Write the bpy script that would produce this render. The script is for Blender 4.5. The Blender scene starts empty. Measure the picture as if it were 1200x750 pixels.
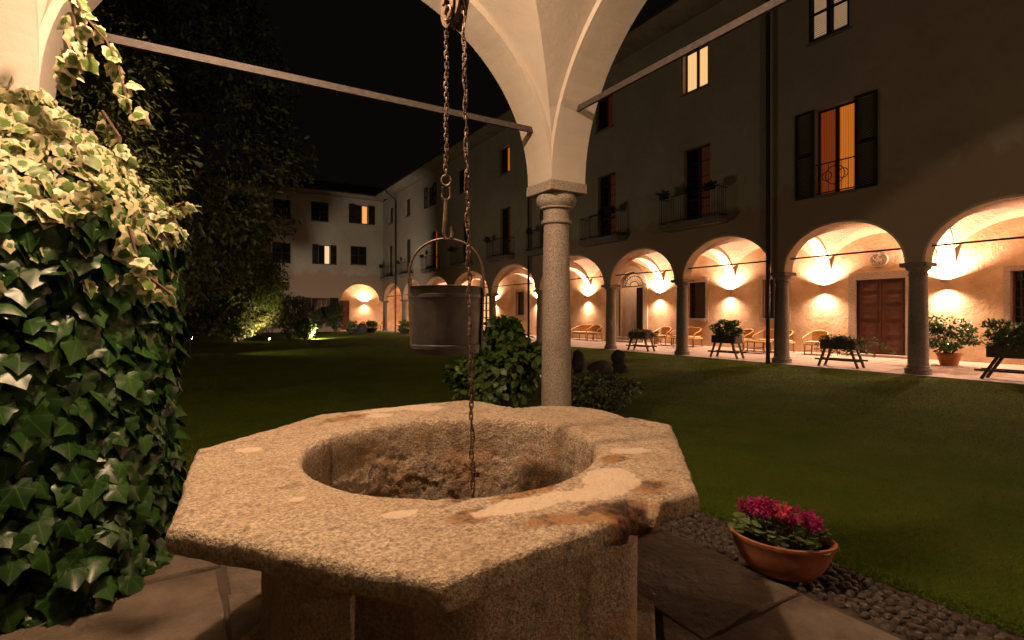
import bpy, math, random
import numpy as np
from math import sin, cos, pi, sqrt, radians
from mathutils import Vector, Matrix, noise

# ------------------------------------------------------------------ camera, sky, exposure
SC = bpy.context.scene
COL = SC.collection
random.seed(7); RNG = np.random.default_rng(11)
cam_data = bpy.data.cameras.new('camera'); cam = bpy.data.objects.new('camera', cam_data); COL.objects.link(cam)
CAM = Vector((-1.08, -2.27, 1.5))
cam.location = CAM; cam.rotation_euler = (radians(90), 0, radians(-31.17))
cam_data.sensor_width = 36; cam_data.lens = 18.6; cam_data.shift_y = -6 / 1200
cam_data.clip_start = .05; cam_data.clip_end = 600
SC.camera = cam
world = bpy.data.worlds.new('World'); SC.world = world; world.use_nodes = True
bg = world.node_tree.nodes['Background']
bg.inputs['Color'].default_value = (.0027, .0021, .0018, 1); bg.inputs['Strength'].default_value = 1.0   # moonless warm night sky
SC.view_settings.view_transform = 'Standard'; SC.view_settings.look = 'None'
SC.view_settings.exposure = 0.0; SC.view_settings.gamma = 1
SC.cycles.use_denoising = True
SC.cycles.max_bounces = 6; SC.cycles.diffuse_bounces = 3; SC.cycles.glossy_bounces = 3
SC.cycles.transmission_bounces = 4; SC.cycles.transparent_max_bounces = 6
SC.cycles.sample_clamp_indirect = 4.0
SC.cycles.caustics_reflective = False; SC.cycles.caustics_refractive = False
WARM = (1.0, .63, .42)

# ------------------------------------------------------------------ helpers
class MB:
    """collects verts and faces, builds one mesh object"""
    def __init__(s): s.v = []; s.f = []
    def add(s, v, f):
        o = len(s.v); s.v += [tuple(p) for p in v]; s.f += [tuple(i + o for i in q) for q in f]; return s
    def box(s, x0, x1, y0, y1, z0, z1):
        return s.add([(x0,y0,z0),(x1,y0,z0),(x1,y1,z0),(x0,y1,z0),(x0,y0,z1),(x1,y0,z1),(x1,y1,z1),(x0,y1,z1)],
            [(3,2,1,0),(4,5,6,7),(0,1,5,4),(1,2,6,5),(2,3,7,6),(3,0,4,7)])
    def bbox(s, x0, x1, y0, y1, z0, z1, b=.01):
        """box with chamfered edges"""
        xs=(x0,x0+b,x1-b,x1); ys=(y0,y0+b,y1-b,y1); zs=(z0,z0+b,z1-b,z1); v=[]; 
        def ring(ix0,ix1,iy0,iy1,z): return [(ix0,iy0,z),(ix1,iy0,z),(ix1,iy1,z),(ix0,iy1,z)]
        v+=ring(xs[1],xs[2],ys[1],ys[2],zs[0]); v+=ring(xs[0],xs[3],ys[0],ys[3],zs[1]); v+=ring(xs[0],xs[3],ys[0],ys[3],zs[2]); v+=ring(xs[1],xs[2],ys[1],ys[2],zs[3])
        f=[(3,2,1,0),(12,13,14,15)]
        for k in range(3):
            for i in range(4): a=k*4+i; c=k*4+(i+1)%4; f.append((a,c,c+4,a+4))
        return s.add(v,f)
    def quad(s, a, b, c, d): return s.add([a,b,c,d],[(0,1,2,3)])
    def lathe(s, prof, cx=0, cy=0, n=24, cap=True):
        v=[]; f=[]; m=len(prof)
        for r,z in prof:
            for i in range(n): t=2*pi*i/n; v.append((cx+r*cos(t),cy+r*sin(t),z))
        for k in range(m-1):
            for i in range(n): j=(i+1)%n; f.append((k*n+i,k*n+j,(k+1)*n+j,(k+1)*n+i))
        if cap: f.append(tuple(range(n-1,-1,-1))); f.append(tuple((m-1)*n+i for i in range(n)))
        return s.add(v,f)
    def tube(s, pts, r, n=6, closed=False):
        pts=[Vector(p) for p in pts]; m=len(pts); v=[]; f=[]; up=None
        for k,p in enumerate(pts):
            if closed: t=pts[(k+1)%m]-pts[k-1]
            else: t=pts[min(k+1,m-1)]-pts[max(k-1,0)]
            t.normalize()
            if up is None: up=Vector((0,0,1)) if abs(t.z)<.9 else Vector((1,0,0))
            a=t.cross(up); 
            if a.length<1e-5: a=t.orthogonal()
            a.normalize(); b=a.cross(t); up=b
            rr=r[k] if isinstance(r,(list,tuple)) else r
            for i in range(n): q=2*pi*i/n; v.append(p+a*(rr*cos(q))+b*(rr*sin(q)))
        for k in range(m if closed else m-1):
            l=(k+1)%m
            for i in range(n): j=(i+1)%n; f.append((k*n+i,k*n+j,l*n+j,l*n+i))
        if not closed: f.append(tuple(range(n-1,-1,-1))); f.append(tuple((m-1)*n+i for i in range(n)))
        return s.add(v,f)
    def bar(s, a, b, w, h):
        """rectangular bar from a to b"""
        a=Vector(a); b=Vector(b); t=(b-a).normalized(); u=Vector((0,0,1)) if abs(t.z)<.9 else Vector((1,0,0))
        x=t.cross(u).normalized()*(w/2); y=x.cross(t).normalized()*(h/2)
        v=[a-x-y,a+x-y,a+x+y,a-x+y,b-x-y,b+x-y,b+x+y,b-x+y]
        return s.add(v,[(3,2,1,0),(4,5,6,7),(0,1,5,4),(1,2,6,5),(2,3,7,6),(3,0,4,7)])
    def mesh(s, name, mat, smooth=False):
        me=bpy.data.meshes.new(name); me.from_pydata(s.v,[],s.f); me.update()
        if mat: me.materials.append(mat)
        if smooth:
            me.polygons.foreach_set('use_smooth',[True]*len(me.polygons))
            try: me.set_sharp_from_angle(angle=radians(smooth if smooth is not True else 40))
            except Exception: pass
        return me
    def build(s, name, mat, parent=None, smooth=False, local=False):
        o=bpy.data.objects.new(name,s.mesh(name,mat,smooth)); COL.objects.link(o)
        if parent is not None: attach(o,parent,local)
        return o
WLOC={}
def wloc(o): return WLOC.get(o.name,Vector((0,0,0)))
def attach(o,parent,local=False):
    """local: the mesh is in the parent's own frame; otherwise in world coordinates (parent unrotated)"""
    o.parent=parent
    if not local: o.location=-wloc(parent); WLOC[o.name]=Vector((0,0,0))
    else: WLOC[o.name]=wloc(parent)
def tag(o,label=None,cat=None,group=None,kind=None):
    if label: o['label']=label
    if cat: o['category']=cat
    if group: o['group']=group
    if kind: o['kind']=kind
    return o
def thing(name,label,cat,loc=(0,0,0),rz=0,group=None):
    o=bpy.data.objects.new(name,None); COL.objects.link(o); o.location=loc; o.rotation_euler=(0,0,rz)
    o.empty_display_size=.2; WLOC[o.name]=Vector(loc); return tag(o,label,cat,group)
def inst(name,me,parent,loc=(0,0,0),rot=(0,0,0),sc=(1,1,1)):
    o=bpy.data.objects.new(name,me); COL.objects.link(o); o.parent=parent
    o.location=loc; o.rotation_euler=rot; o.scale=sc; return o
def copy_tree(o,parent=None):
    c=o.copy(); COL.objects.link(c); c.parent=parent
    for ch in list(o.children): copy_tree(ch,c)
    return c
def fast_mesh(name,V,F,mat,uv=None,smooth=True):
    """V (n,3), F (m,3) numpy"""
    me=bpy.data.meshes.new(name); k=F.shape[1]
    me.vertices.add(len(V)); me.vertices.foreach_set('co',V.astype(np.float32).ravel())
    me.loops.add(F.size); me.loops.foreach_set('vertex_index',F.astype(np.int32).ravel())
    me.polygons.add(len(F)); me.polygons.foreach_set('loop_start',np.arange(0,F.size,k,dtype=np.int32))
    me.update(calc_edges=True)
    if uv is not None:
        l=me.uv_layers.new(name='UVMap'); l.data.foreach_set('uv',uv[F.ravel()].astype(np.float32).ravel())
    if smooth: me.polygons.foreach_set('use_smooth',np.ones(len(F),dtype=bool))
    if mat: me.materials.append(mat)
    me.validate(); return me

# ------------------------------------------------------------------ leaves
def ivy_template(droop=.35):
    half=[(.14,-.12),(.32,-.13),(.50,-.02),(.45,.14),(.43,.26),(.49,.38),(.47,.50),(.31,.60),(.17,.76)]
    pts=[(0,.0)]+half+[(0,1.0)]+[(-x,y) for x,y in reversed(half)]
    P=[(x,y,-droop*abs(x)*.6-droop*.35*y*y+.035*sin(9*x+7*y)) for x,y in pts]; P.append((0,.3,.06))
    n=len(pts); F=[(n,i,(i+1)%n) for i in range(n)]
    return np.array(P),np.array(F)
def oval_template(w=.3,fold=.2):
    P=[(0,0,0),(w*.9,.3,fold*.3),(w,.62,fold*.25),(0,1,-.12),(-w,.62,fold*.25),(-w*.9,.3,fold*.3),(0,.32,0),(0,.66,-.02)]
    F=[(0,1,6),(1,2,7),(1,7,6),(2,3,7),(3,4,7),(4,5,6),(4,6,7),(5,0,6)]
    return np.array(P),np.array(F)
def diamond_template(w=.3):
    P=[(0,0,0),(w,.5,.1),(0,1,-.1),(-w,.5,.1)]
    return np.array(P,float),np.array([(0,1,2),(0,2,3)])
def norm(a): return a/np.maximum(np.linalg.norm(a,axis=1,keepdims=True),1e-9)
def leaf_arrays(tpl,P,T,N,S):
    TV,TF=tpl; T=norm(T); N=norm(N-T*(N*T).sum(1,keepdims=True)); B=np.cross(T,N)
    n=len(P); k=len(TV)
    V=(P[:,None,:]+S[:,None,None]*(TV[None,:,0,None]*B[:,None,:]+TV[None,:,1,None]*T[:,None,:]+TV[None,:,2,None]*N[:,None,:])).reshape(-1,3)
    F=(TF[None]+ (np.arange(n)*k)[:,None,None]).reshape(-1,3)
    uv=np.tile(np.stack([TV[:,0]+.5,TV[:,1]],1),(n,1))
    return V,F,uv
def rand_dirs(n): return norm(RNG.normal(size=(n,3)))

# ------------------------------------------------------------------ materials
def nmat(name):
    m=bpy.data.materials.new(name); m.use_nodes=True; nt=m.node_tree; b=nt.nodes['Principled BSDF']
    return m,nt,b
def N(nt,t,**kw):
    n=nt.nodes.new(t)
    for k,v in kw.items():
        if k in n.inputs.keys(): n.inputs[k].default_value=v
        else: setattr(n,k,v)
    return n
def L(nt,a,b): nt.links.new(a,b)
def coord(nt,what='Object'): return nt.nodes.new('ShaderNodeTexCoord').outputs[what]
def noise_n(nt,vec,scale,detail=6,rough=.6,dist=0):
    n=N(nt,'ShaderNodeTexNoise'); n.inputs['Scale'].default_value=scale; n.inputs['Detail'].default_value=detail
    n.inputs['Roughness'].default_value=rough; n.inputs['Distortion'].default_value=dist; L(nt,vec,n.inputs['Vector']); return n.outputs['Fac']
def ramp(nt,fac,p0,p1,c0=(0,0,0),c1=(1,1,1)):
    r=N(nt,'ShaderNodeValToRGB'); e=r.color_ramp.elements
    e[0].position=p0; e[1].position=p1; e[0].color=(*c0,1); e[1].color=(*c1,1); L(nt,fac,r.inputs['Fac']); return r.outputs['Color']
def mix(nt,fac,a,b,mode='MIX'):
    n=N(nt,'ShaderNodeMix',data_type='RGBA',blend_type=mode)
    for s,v in ((0,fac),(6,a),(7,b)):
        if isinstance(v,(int,float)): n.inputs[s].default_value=v
        elif isinstance(v,tuple): n.inputs[s].default_value=(*v,1) if len(v)==3 else v
        else: L(nt,v,n.inputs[s])
    return n.outputs[2]
def math_n(nt,op,a,b=None,clamp=False):
    n=N(nt,'ShaderNodeMath',operation=op,use_clamp=clamp)
    for i,v in enumerate((a,b)):
        if v is None: continue
        if isinstance(v,(int,float)): n.inputs[i].default_value=v
        else: L(nt,v,n.inputs[i])
    return n.outputs[0]
def bump(nt,b,h,strength=.3,dist=.01):
    n=N(nt,'ShaderNodeBump'); n.inputs['Strength'].default_value=strength; n.inputs['Distance'].default_value=dist
    L(nt,h,n.inputs['Height']); L(nt,n.outputs[0],b.inputs['Normal']); return n
def M(name,c1,c2=None,scale=4,rough=.85,bs=0,bscale=40,bdist=.01,metal=0,spec=.3,vec='Object',lo=.35,hi=.65):
    m,nt,b=nmat(name); b.inputs['Roughness'].default_value=rough; b.inputs['Metallic'].default_value=metal
    b.inputs['Specular IOR Level'].default_value=spec; co=coord(nt,vec)
    if c2: L(nt,ramp(nt,noise_n(nt,co,scale),lo,hi,c1,c2),b.inputs['Base Color'])
    else: b.inputs['Base Color'].default_value=(*c1,1)
    if bs: bump(nt,b,noise_n(nt,co,bscale,8,.65),bs,bdist)
    return m
def emit(name,color,strength):
    m,nt,b=nmat(name); b.inputs['Base Color'].default_value=(*color,1)
    b.inputs['Emission Color'].default_value=(*color,1); b.inputs['Emission Strength'].default_value=strength; return m
def leaf_mat(name,ca,cb,rough=.4,trans=.25,vein=None,edge=None,spec=.5):
    """leaf: per-leaf random colour between ca and cb, pale veins or a pale variegated margin from the leaf UV"""
    m,nt,b=nmat(name)
    isl=N(nt,'ShaderNodeNewGeometry').outputs['Random Per Island']; obr=N(nt,'ShaderNodeObjectInfo').outputs['Random']
    rnd=math_n(nt,'FRACT',math_n(nt,'ADD',isl,obr)); col=mix(nt,rnd,ca,cb)
    uv=coord(nt,'UV'); sp=N(nt,'ShaderNodeSeparateXYZ'); L(nt,uv,sp.inputs[0])
    x=math_n(nt,'ABSOLUTE',math_n(nt,'SUBTRACT',sp.outputs[0],.5)); y=sp.outputs[1]
    if vein:
        mid=math_n(nt,'LESS_THAN',x,.018)
        lat=math_n(nt,'LESS_THAN',math_n(nt,'ABSOLUTE',math_n(nt,'SUBTRACT',math_n(nt,'SUBTRACT',y,math_n(nt,'MULTIPLY',x,.75)),.06)),.018)
        lat2=math_n(nt,'LESS_THAN',math_n(nt,'ABSOLUTE',math_n(nt,'SUBTRACT',math_n(nt,'ADD',y,math_n(nt,'MULTIPLY',x,.25)),.08)),.014)
        v=math_n(nt,'MAXIMUM',mid,math_n(nt,'MAXIMUM',lat,lat2))
        col=mix(nt,math_n(nt,'MULTIPLY',v,.28),col,vein)
    if edge:
        dx=math_n(nt,'DIVIDE',x,.36); dy=math_n(nt,'DIVIDE',math_n(nt,'SUBTRACT',y,.36),.5)
        d=math_n(nt,'SQRT',math_n(nt,'ADD',math_n(nt,'POWER',dx,2),math_n(nt,'POWER',math_n(nt,'ABSOLUTE',dy),2)))
        obn=noise_n(nt,coord(nt,'Object'),16,3); 
        thr=math_n(nt,'SUBTRACT',math_n(nt,'ADD',d,math_n(nt,'MULTIPLY',math_n(nt,'SUBTRACT',obn,.5),.9)),math_n(nt,'ADD',math_n(nt,'MULTIPLY',rnd,.75),.30))
        col=mix(nt,ramp(nt,thr,.02,.1),col,edge)
    L(nt,col,b.inputs['Base Color']); b.inputs['Roughness'].default_value=rough; b.inputs['Specular IOR Level'].default_value=spec
    if trans:
        t=N(nt,'ShaderNodeBsdfTranslucent'); L(nt,col,t.inputs['Color']); ms=N(nt,'ShaderNodeMixShader'); ms.inputs[0].default_value=trans
        L(nt,b.outputs[0],ms.inputs[1]); L(nt,t.outputs[0],ms.inputs[2]); L(nt,ms.outputs[0],nt.nodes['Material Output'].inputs[0])
    return m

mPLASTER=M('pavilion_plaster',(.50,.455,.385),(.425,.38,.315),1.1,.85,.35,9,.015)
def granite(name,c0,c1,c2,sc=90):
    m,nt,b=nmat(name); co=coord(nt); n1=noise_n(nt,co,sc,3,.7); n2=noise_n(nt,co,sc*2.3,2,.6); n3=noise_n(nt,co,3,5)
    c=mix(nt,ramp(nt,n1,.42,.58),c0,c1); c=mix(nt,ramp(nt,n2,.55,.62),c,c2); c=mix(nt,math_n(nt,'MULTIPLY',ramp(nt,n3,.4,.7),.35),c,(c0[0]*.6,c0[1]*.55,c0[2]*.5))
    L(nt,c,b.inputs['Base Color']); b.inputs['Roughness'].default_value=.75; bump(nt,b,n1,.25,.004); return m
mGRANITE=granite('granite',(.20,.165,.13),(.44,.38,.31),(.10,.08,.07))
mGRANITE2=granite('granite_grey',(.16,.14,.12),(.30,.26,.22),(.09,.08,.07),45)
mIRON=M('wrought_iron',(.035,.026,.022),(.06,.045,.038),20,.6,.3,120,.003,.3)
mRUST=M('rusted_iron',(.085,.055,.04),(.19,.135,.10),45,.6,.4,150,.003,.55)
mROD=M('painted_tie_rod',(.040,.034,.032),(.068,.057,.053),25,.6,.3,60,.004,.2)

# ------------------------------------------------------------------ ground: lawn, terrace, walkway
def lawn_mat():
    m,nt,b=nmat('lawn_grass'); co=coord(nt)
    c=ramp(nt,noise_n(nt,co,.9,6,.7),.38,.62,(.078,.128,.014),(.13,.168,.023))
    c=mix(nt,math_n(nt,'MULTIPLY',ramp(nt,noise_n(nt,co,60,4,.7),.35,.7),.55),c,(.045,.066,.010))
    L(nt,c,b.inputs['Base Color']); b.inputs['Roughness'].default_value=.9; b.inputs['Specular IOR Level'].default_value=.02
    bump(nt,b,noise_n(nt,co,70,6,.7),.9,.05); return m
mLAWN=lawn_mat()
g=MB()
xs=[-250,-60,-20,-8,-2.26,2.24,14.1,30,60,250]; ys=[-250,-60,-20,-8,-2.9,2.6,12,30,60,250]
for i in range(len(xs)-1):
    for j in range(len(ys)-1):
        if i==4 and j==4: continue          # the terrace and its cobble border fill this square
        g.quad((xs[i],ys[j],0),(xs[i+1],ys[j],0),(xs[i+1],ys[j+1],0),(xs[i],ys[j+1],0))
lawn=tag(g.build('lawn',mLAWN),kind='structure')

mBED=M('mortar_bed',(.085,.065,.048),(.05,.038,.028),12,.95,.6,60,.02)
bed=MB(); bed.quad((-2.26,-2.9,-.010),(2.24,-2.9,-.010),(2.24,2.6,-.010),(-2.26,2.6,-.010))
for (a,b) in (((-2.26,-2.9),(2.24,-2.9)),((2.24,-2.9),(2.24,2.6)),((2.24,2.6),(-2.26,2.6)),((-2.26,2.6),(-2.26,-2.9))):
    bed.quad((*a,-.010),(*b,-.010),(*b,0),(*a,0))
terrace=tag(bed.build('terrace',mBED),kind='structure')

mSLAB=M('worn_paving_stone',(.17,.132,.098),(.10,.077,.056),5,.75,.9,11,.05,0,.3)
def slab(poly,z0,z1,parent,mat,name='paving_slab',jit=.022,wear=.010,sub=.09):
    """flagstone with uneven edges and a slightly worn top"""
    c=Vector((sum(p[0] for p in poly)/len(poly),sum(p[1] for p in poly)/len(poly)))
    rim=[]
    for k in range(len(poly)):
        a=Vector(poly[k]); b=Vector(poly[(k+1)%len(poly)]); n=max(2,int((b-a).length/sub))
        for i in range(n):
            p=a.lerp(b,i/n); q=Vector((p.x*7+z1,p.y*7,3.3)); d=noise.noise(q)*jit
            rim.append(p+(c-p).normalized()*(abs(d)+.001))
    n=len(rim); v=[]; f=[]
    for s,z in ((1,z0),(1,z1-.012),(.985,z1-.002),(.7,z1),(.35,z1)):
        for p in rim:
            q=c+(p-c)*s; v.append((q.x,q.y,z+(noise.noise(Vector((q.x*3,q.y*3,1)))*wear if z>z1-.02 else 0)))
    v.append((c.x,c.y,z1))
    for k in range(4):
        for i in range(n): j=(i+1)%n; f.append((k*n+i,k*n+j,(k+1)*n+j,(k+1)*n+i))
    for i in range(n): f.append((4*n+i,4*n+(i+1)%n,5*n))
    return MB().add(v,f).build(name,mat,parent,smooth=50)
def cut(x0,x1,y0,y1,zt=.012):
    j=lambda:random.uniform(-.035,.035)
    slab([(x0+max(0,j()),y0+j()*.5),((x0+x1)/2+j(),y0+j()*.4),(x1+min(0,j()),y0+j()*.5),(x1+min(0,j()),(y0+y1)/2),(x1+min(0,j()),y1+j()*.5),(x0+max(0,j()),y1+j()*.5)],-.025,zt+random.uniform(-.004,.004),terrace,mSLAB)
P8=.885; AP=.90  # well pedestal and plinth
for y0,y1,xm in ((-2.7,-1.62,1.78),(-1.6,-.66,1.72),(-.64,.33,1.75),(.35,1.42,1.74),(1.44,2.4,1.75)):
    cut(.93,xm,y0,y1)
cut(-.2,.91,-2.7,-1.85); cut(-.2,.91,-1.83,-.93); cut(-1.1,-.22,-2.7,-1.7); cut(-1.1,-.22,-1.68,-.93)
cut(-2.2,-1.12,-2.7,-1.9); cut(-2.2,-1.12,-1.88,-.7); cut(-2.2,-.93,-.68,.3); cut(-2.2,-.93,.32,1.3); cut(-2.2,-.93,1.32,2.4)
cut(-.91,.05,.93,2.4); cut(.07,.91,.93,2.4)

for sx in (-1,1):
    for sy in (-1,1):
        q=[(sx*.925,sy*.925),(sx*.925,sy*.40),(sx*.40,sy*.925)]; slab(q if sx*sy<0 else q[::-1],-.025,.01,terrace,mSLAB)
# cobble border on the lawn side of the terrace
mCOB=M('river_cobble',(.065,.050,.038),(.030,.023,.018),3.5,.55,.3,50,.004,0,.4)
def pebble(seed):
    rnd=random.Random(seed); v=[]; f=[]; nu,nv=8,4
    for k in range(1,nv):
        for i in range(nu):
            a=2*pi*i/nu; t=pi*k/nv; v.append((sin(t)*cos(a)*(1+rnd.uniform(-.09,.09)),sin(t)*sin(a)*(1+rnd.uniform(-.09,.09)),cos(t)))
    v+= [(0,0,1.0),(0,0,-1.0)]
    for k in range(nv-2):
        for i in range(nu): j=(i+1)%nu; f.append((k*nu+i,(k+1)*nu+i,(k+1)*nu+j,k*nu+j))
    for i in range(nu): j=(i+1)%nu; f.append((len(v)-2,i,j)); f.append((len(v)-1,(nv-2)*nu+j,(nv-2)*nu+i))
    return MB().add(v,f)
PEB=[pebble(i).mesh('cobble',mCOB,smooth=True) for i in range(6)]
pts=[]
for y in np.arange(-2.85,2.55,.052):
    for x in np.arange(1.78,2.23,.064):
        px=x+random.uniform(-.014,.014)+(.032 if int(round(y/.052))%2 else 0); py=y+random.uniform(-.012,.012)
        if px>2.22: continue
        if (px-2.06)**2<.28**2 and (py-2.06)**2<.28**2: continue
        if (px-2.06)**2<.28**2 and (py+2.06)**2<.28**2: continue
        pts.append((px,py))
def vis(p):
    a,b=p[0]+1.08,p[1]+2.27; d=.5176*a+.8556*b; r=.8556*a-.5176*b
    return d if d>.3 and abs(r/d)<1.02 and 930/d+369<790 and not(600+620*r/d<740) else 99+d
pts.sort(key=vis)
rest=MB()
for k,(x,y) in enumerate(pts):
    a=random.uniform(0,pi); s=(random.uniform(.022,.035),random.uniform(.018,.026),random.uniform(.018,.026)); z=-.004+random.uniform(-.005,.004)
    if k<300: inst('cobble',PEB[k%6],terrace,(x,y,z),(random.uniform(-.3,.3),random.uniform(-.3,.3),a),s)
    else:
        R=Matrix.Translation((x,y,z))@Matrix.Rotation(a,4,'Z')@Matrix.Diagonal((*s,1)); q=PEB[k%6]
        rest.add([R@v.co for v in q.vertices],[tuple(p.vertices) for p in q.polygons])
tag(rest.build('cobble_bed',mCOB,terrace,smooth=True),kind='stuff')

# arcade walkway, rising gently from the columns to the back wall
XFR,XBK=14.30,18.32
def fz(x): return .02+.11*min(1,max(0,(x-14.1)/(XBK-14.1)))
mWALKB=M('walkway_bed',(.30,.235,.18),(.22,.17,.13),1.5,.8,.2,30)
wk=MB(); wk.quad((14.1,-8,fz(14.1)-.012),(XBK,-8,fz(XBK)-.012),(XBK,52,fz(XBK)-.012),(14.1,52,fz(14.1)-.012)); wk.quad((14.1,-8,-.1),(14.1,-8,.0085),(14.1,52,.0085),(14.1,52,-.1))
walk=tag(wk.build('walkway',mWALKB),kind='structure')
mFLAG=M('walkway_flagstone',(.44,.34,.285),(.34,.26,.215),.9,.72,.35,18,.01,0,.3)
row=0; y=-5.0
while y<34:
    h=random.uniform(.75,1.15)*(1 if y<22 else 1.5); x=14.11
    while x<XBK-.05:
        w=random.uniform(.7,1.25)*(1 if y<22 else 1.5); x1=min(x+w,XBK-.005)
        if XBK-x1<.4: x1=XBK-.005
        b=MB(); 
        for (a,c) in ((x+.006,x1-.006),): 
            e=.006; j=random.uniform(-.002,.003)
            v=[(a,y+e,fz(a)-.011),(c,y+e,fz(c)-.011),(c,y+h-e,fz(c)-.011),(a,y+h-e,fz(a)-.011)]
            v+=[(q[0],q[1],q[2]+.011+j) for q in v]
            b.add(v,[(4,5,6,7),(0,1,5,4),(1,2,6,5),(2,3,7,6),(3,0,4,7)])
        b.build('flagstone',mFLAG,walk); x=x1
    y+=h

# ------------------------------------------------------------------ well pavilion
A=2.06; SPR=2.8; HW=1.855; RISE=1.68
pav=thing('well_pavilion','white plastered vaulted pavilion on granite columns standing over the stone well','pavilion',(0,0,0))
def ell(x,hw,rise): return rise*sqrt(max(0,1-(x/hw)**2))
def arch_bay(mb,mp,U0,U1,u0,u1,zs,rise,zt,thick,n=28,back=True,bottom=True):
    """wall over an arched opening u0..u1 springing at zs; mp(u,z,w) -> xyz"""
    um=(u0+u1)/2; hw=(u1-u0)/2; P=[]
    for i in range(n+1):
        t=pi*i/n; P.append((um-hw*cos(t),zs+rise*sin(t)))
    for i in range(n):
        (a,za),(b,zb)=P[i],P[i+1]
        mb.quad(mp(a,za,0),mp(b,zb,0),mp(b,zt,0),mp(a,zt,0))
        if back: mb.quad(mp(b,zb,thick),mp(a,za,thick),mp(a,zt,thick),mp(b,zt,thick))
        mb.quad(mp(a,za,0),mp(a,za,thick),mp(b,zb,thick),mp(b,zb,0))
    for a,b in ((U0,u0),(u1,U1)):
        if b-a<1e-4: continue
        mb.quad(mp(a,zs,0),mp(b,zs,0),mp(b,zt,0),mp(a,zt,0))
        if back: mb.quad(mp(b,zs,thick),mp(a,zs,thick),mp(a,zt,thick),mp(b,zt,thick))
        if bottom: mb.quad(mp(a,zs,0),mp(a,zs,thick),mp(b,zs,thick),mp(b,zs,0))
TH=.41
maps=[lambda u,z,w:(A-.205+w,u,z),lambda u,z,w:(-A+.205-w,u,z),lambda u,z,w:(u,A-.205+w,z),lambda u,z,w:(u,-A+.205-w,z)]
for k,mp in enumerate(maps):
    b=MB(); e=A+.205 if k<2 else A-.205
    arch_bay(b,mp,-e,e,-HW,HW,SPR,RISE,4.95,TH,n=48)
    b.build('arch_wall',mPLASTER,pav,smooth=30)
VH,VR=1.90,1.735
for k in range(4):
    v=[];f=[];n=40;m=8
    for i in range(n+1):
        x=VH*sin(-pi/2+pi*i/n)
        for j in range(m+1):
            yy=abs(x)+(VH-abs(x))*j/m; z=SPR+.012+ell(x,VH,VR)
            c,s_=[(1,0),(0,1),(-1,0),(0,-1)][k]
            v.append((x*c-yy*s_,x*s_+yy*c,z))
    for i in range(n):
        for j in range(m): a=i*(m+1)+j; f.append((a,a+m+1,a+m+2,a+1))
    MB().add(v,f).build('vault_web',mPLASTER,pav,smooth=80)
# roof, eaves
mTILE=M('roof_tile',(.20,.10,.06),(.12,.06,.04),8,.85,.6,30,.03)
r=MB(); r.box(-2.75,2.75,-2.75,2.75,4.96,5.04); r.add([(-2.8,-2.8,5.05),(2.8,-2.8,5.05),(2.8,2.8,5.05),(-2.8,2.8,5.05),(0,0,6.5)],[(0,1,4),(1,2,4),(2,3,4),(3,0,4),(3,2,1,0)])
r.build('roof',mTILE,pav)
# columns
def col_prof(r,z0,z1):
    h=z1-z0; P=[(r,z0)]
    for i in range(9):
        t=i/8; P.append((r*(1.03-.16*t*t),z0+h*t))
    return P[1:]
for sx in (1,-1):
    for sy in (1,-1):
        cx,cy=sx*A,sy*A
        s=MB().lathe(col_prof(.146,.20,2.40),cx,cy,40).build('column',mGRANITE,pav,smooth=60)
        b=MB(); b.box(cx-.215,cx+.215,cy-.215,cy+.215,-.03,.09); b.lathe([(.205,.09),(.222,.115),(.205,.145),(.175,.155),(.182,.18),(.165,.20),(.150,.21)],cx,cy,40)
        b.build('column_base',mGRANITE,s,smooth=40)
        c=MB(); c.lathe([(.128,2.40),(.150,2.41),(.156,2.425),(.150,2.44),(.131,2.45),(.131,2.545),(.140,2.55),(.165,2.56),(.165,2.575),(.19,2.60),(.203,2.64),(.197,2.675),(.185,2.70)],cx,cy,40)
        c.bbox(cx-.217,cx+.217,cy-.217,cy+.217,2.70,2.799,.006); c.build('capital',mGRANITE,s,smooth=35)
# iron tie rods across the four arches
rz=3.31
r2=3.46
for a,b in (((-HW-.0,A,rz),(HW,A,rz)),((A,-HW,r2),(A,HW,r2)),((-HW,-A,rz),(HW,-A,rz)),((-A,-HW,r2),(-A,HW,r2))):
    MB().bar(a,b,.028,.052).build('tie_rod',mROD,pav)

# lamp clamped to the tie rod on the ivy side, throwing its light up and over the vault and the well
def lamp_data(name,kind,energy,color,**kw):
    d=bpy.data.lights.new(name,kind); d.energy=energy; d.color=color
    for k,v in kw.items(): setattr(d,k,v)
    return d
def add_light(name,data,parent,loc,rot=(0,0,0)):
    o=bpy.data.objects.new(name,data); COL.objects.link(o); o.parent=parent; o.location=loc; o.rotation_euler=rot; return o
LX,LY,LZP=-1.0,.2,4.06
pl=thing('pavilion_lamp','bare bulb pendant lamp hanging on a cord from the pavilion vault','lamp',(LX,LY,4.53))
mBULB=emit('bulb_glow',(1,.66,.36),30)
k=MB(); k.tube([(LX,LY,4.54),(LX,LY,4.26)],.006,6); k.lathe([(.05,4.51),(.05,4.55)],LX,LY,14); k.build('cord',mIRON,pl)
k=MB(); k.lathe([(.022,4.23),(.03,4.24),(.03,4.27),(.012,4.28)],LX,LY,14); k.build('socket',mIRON,pl)
k=MB(); k.lathe([(.004,4.13),(.025,4.14),(.033,4.165),(.028,4.195),(.018,4.23)],LX,LY,14); k.build('bulb',mBULB,pl,smooth=True)
d=lamp_data('pavilion_lamp_light','POINT',580,(1,.64,.40),shadow_soft_size=.07)
add_light('pavilion_lamp_light',d,pl,(0,0,LZP-4.53))
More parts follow.
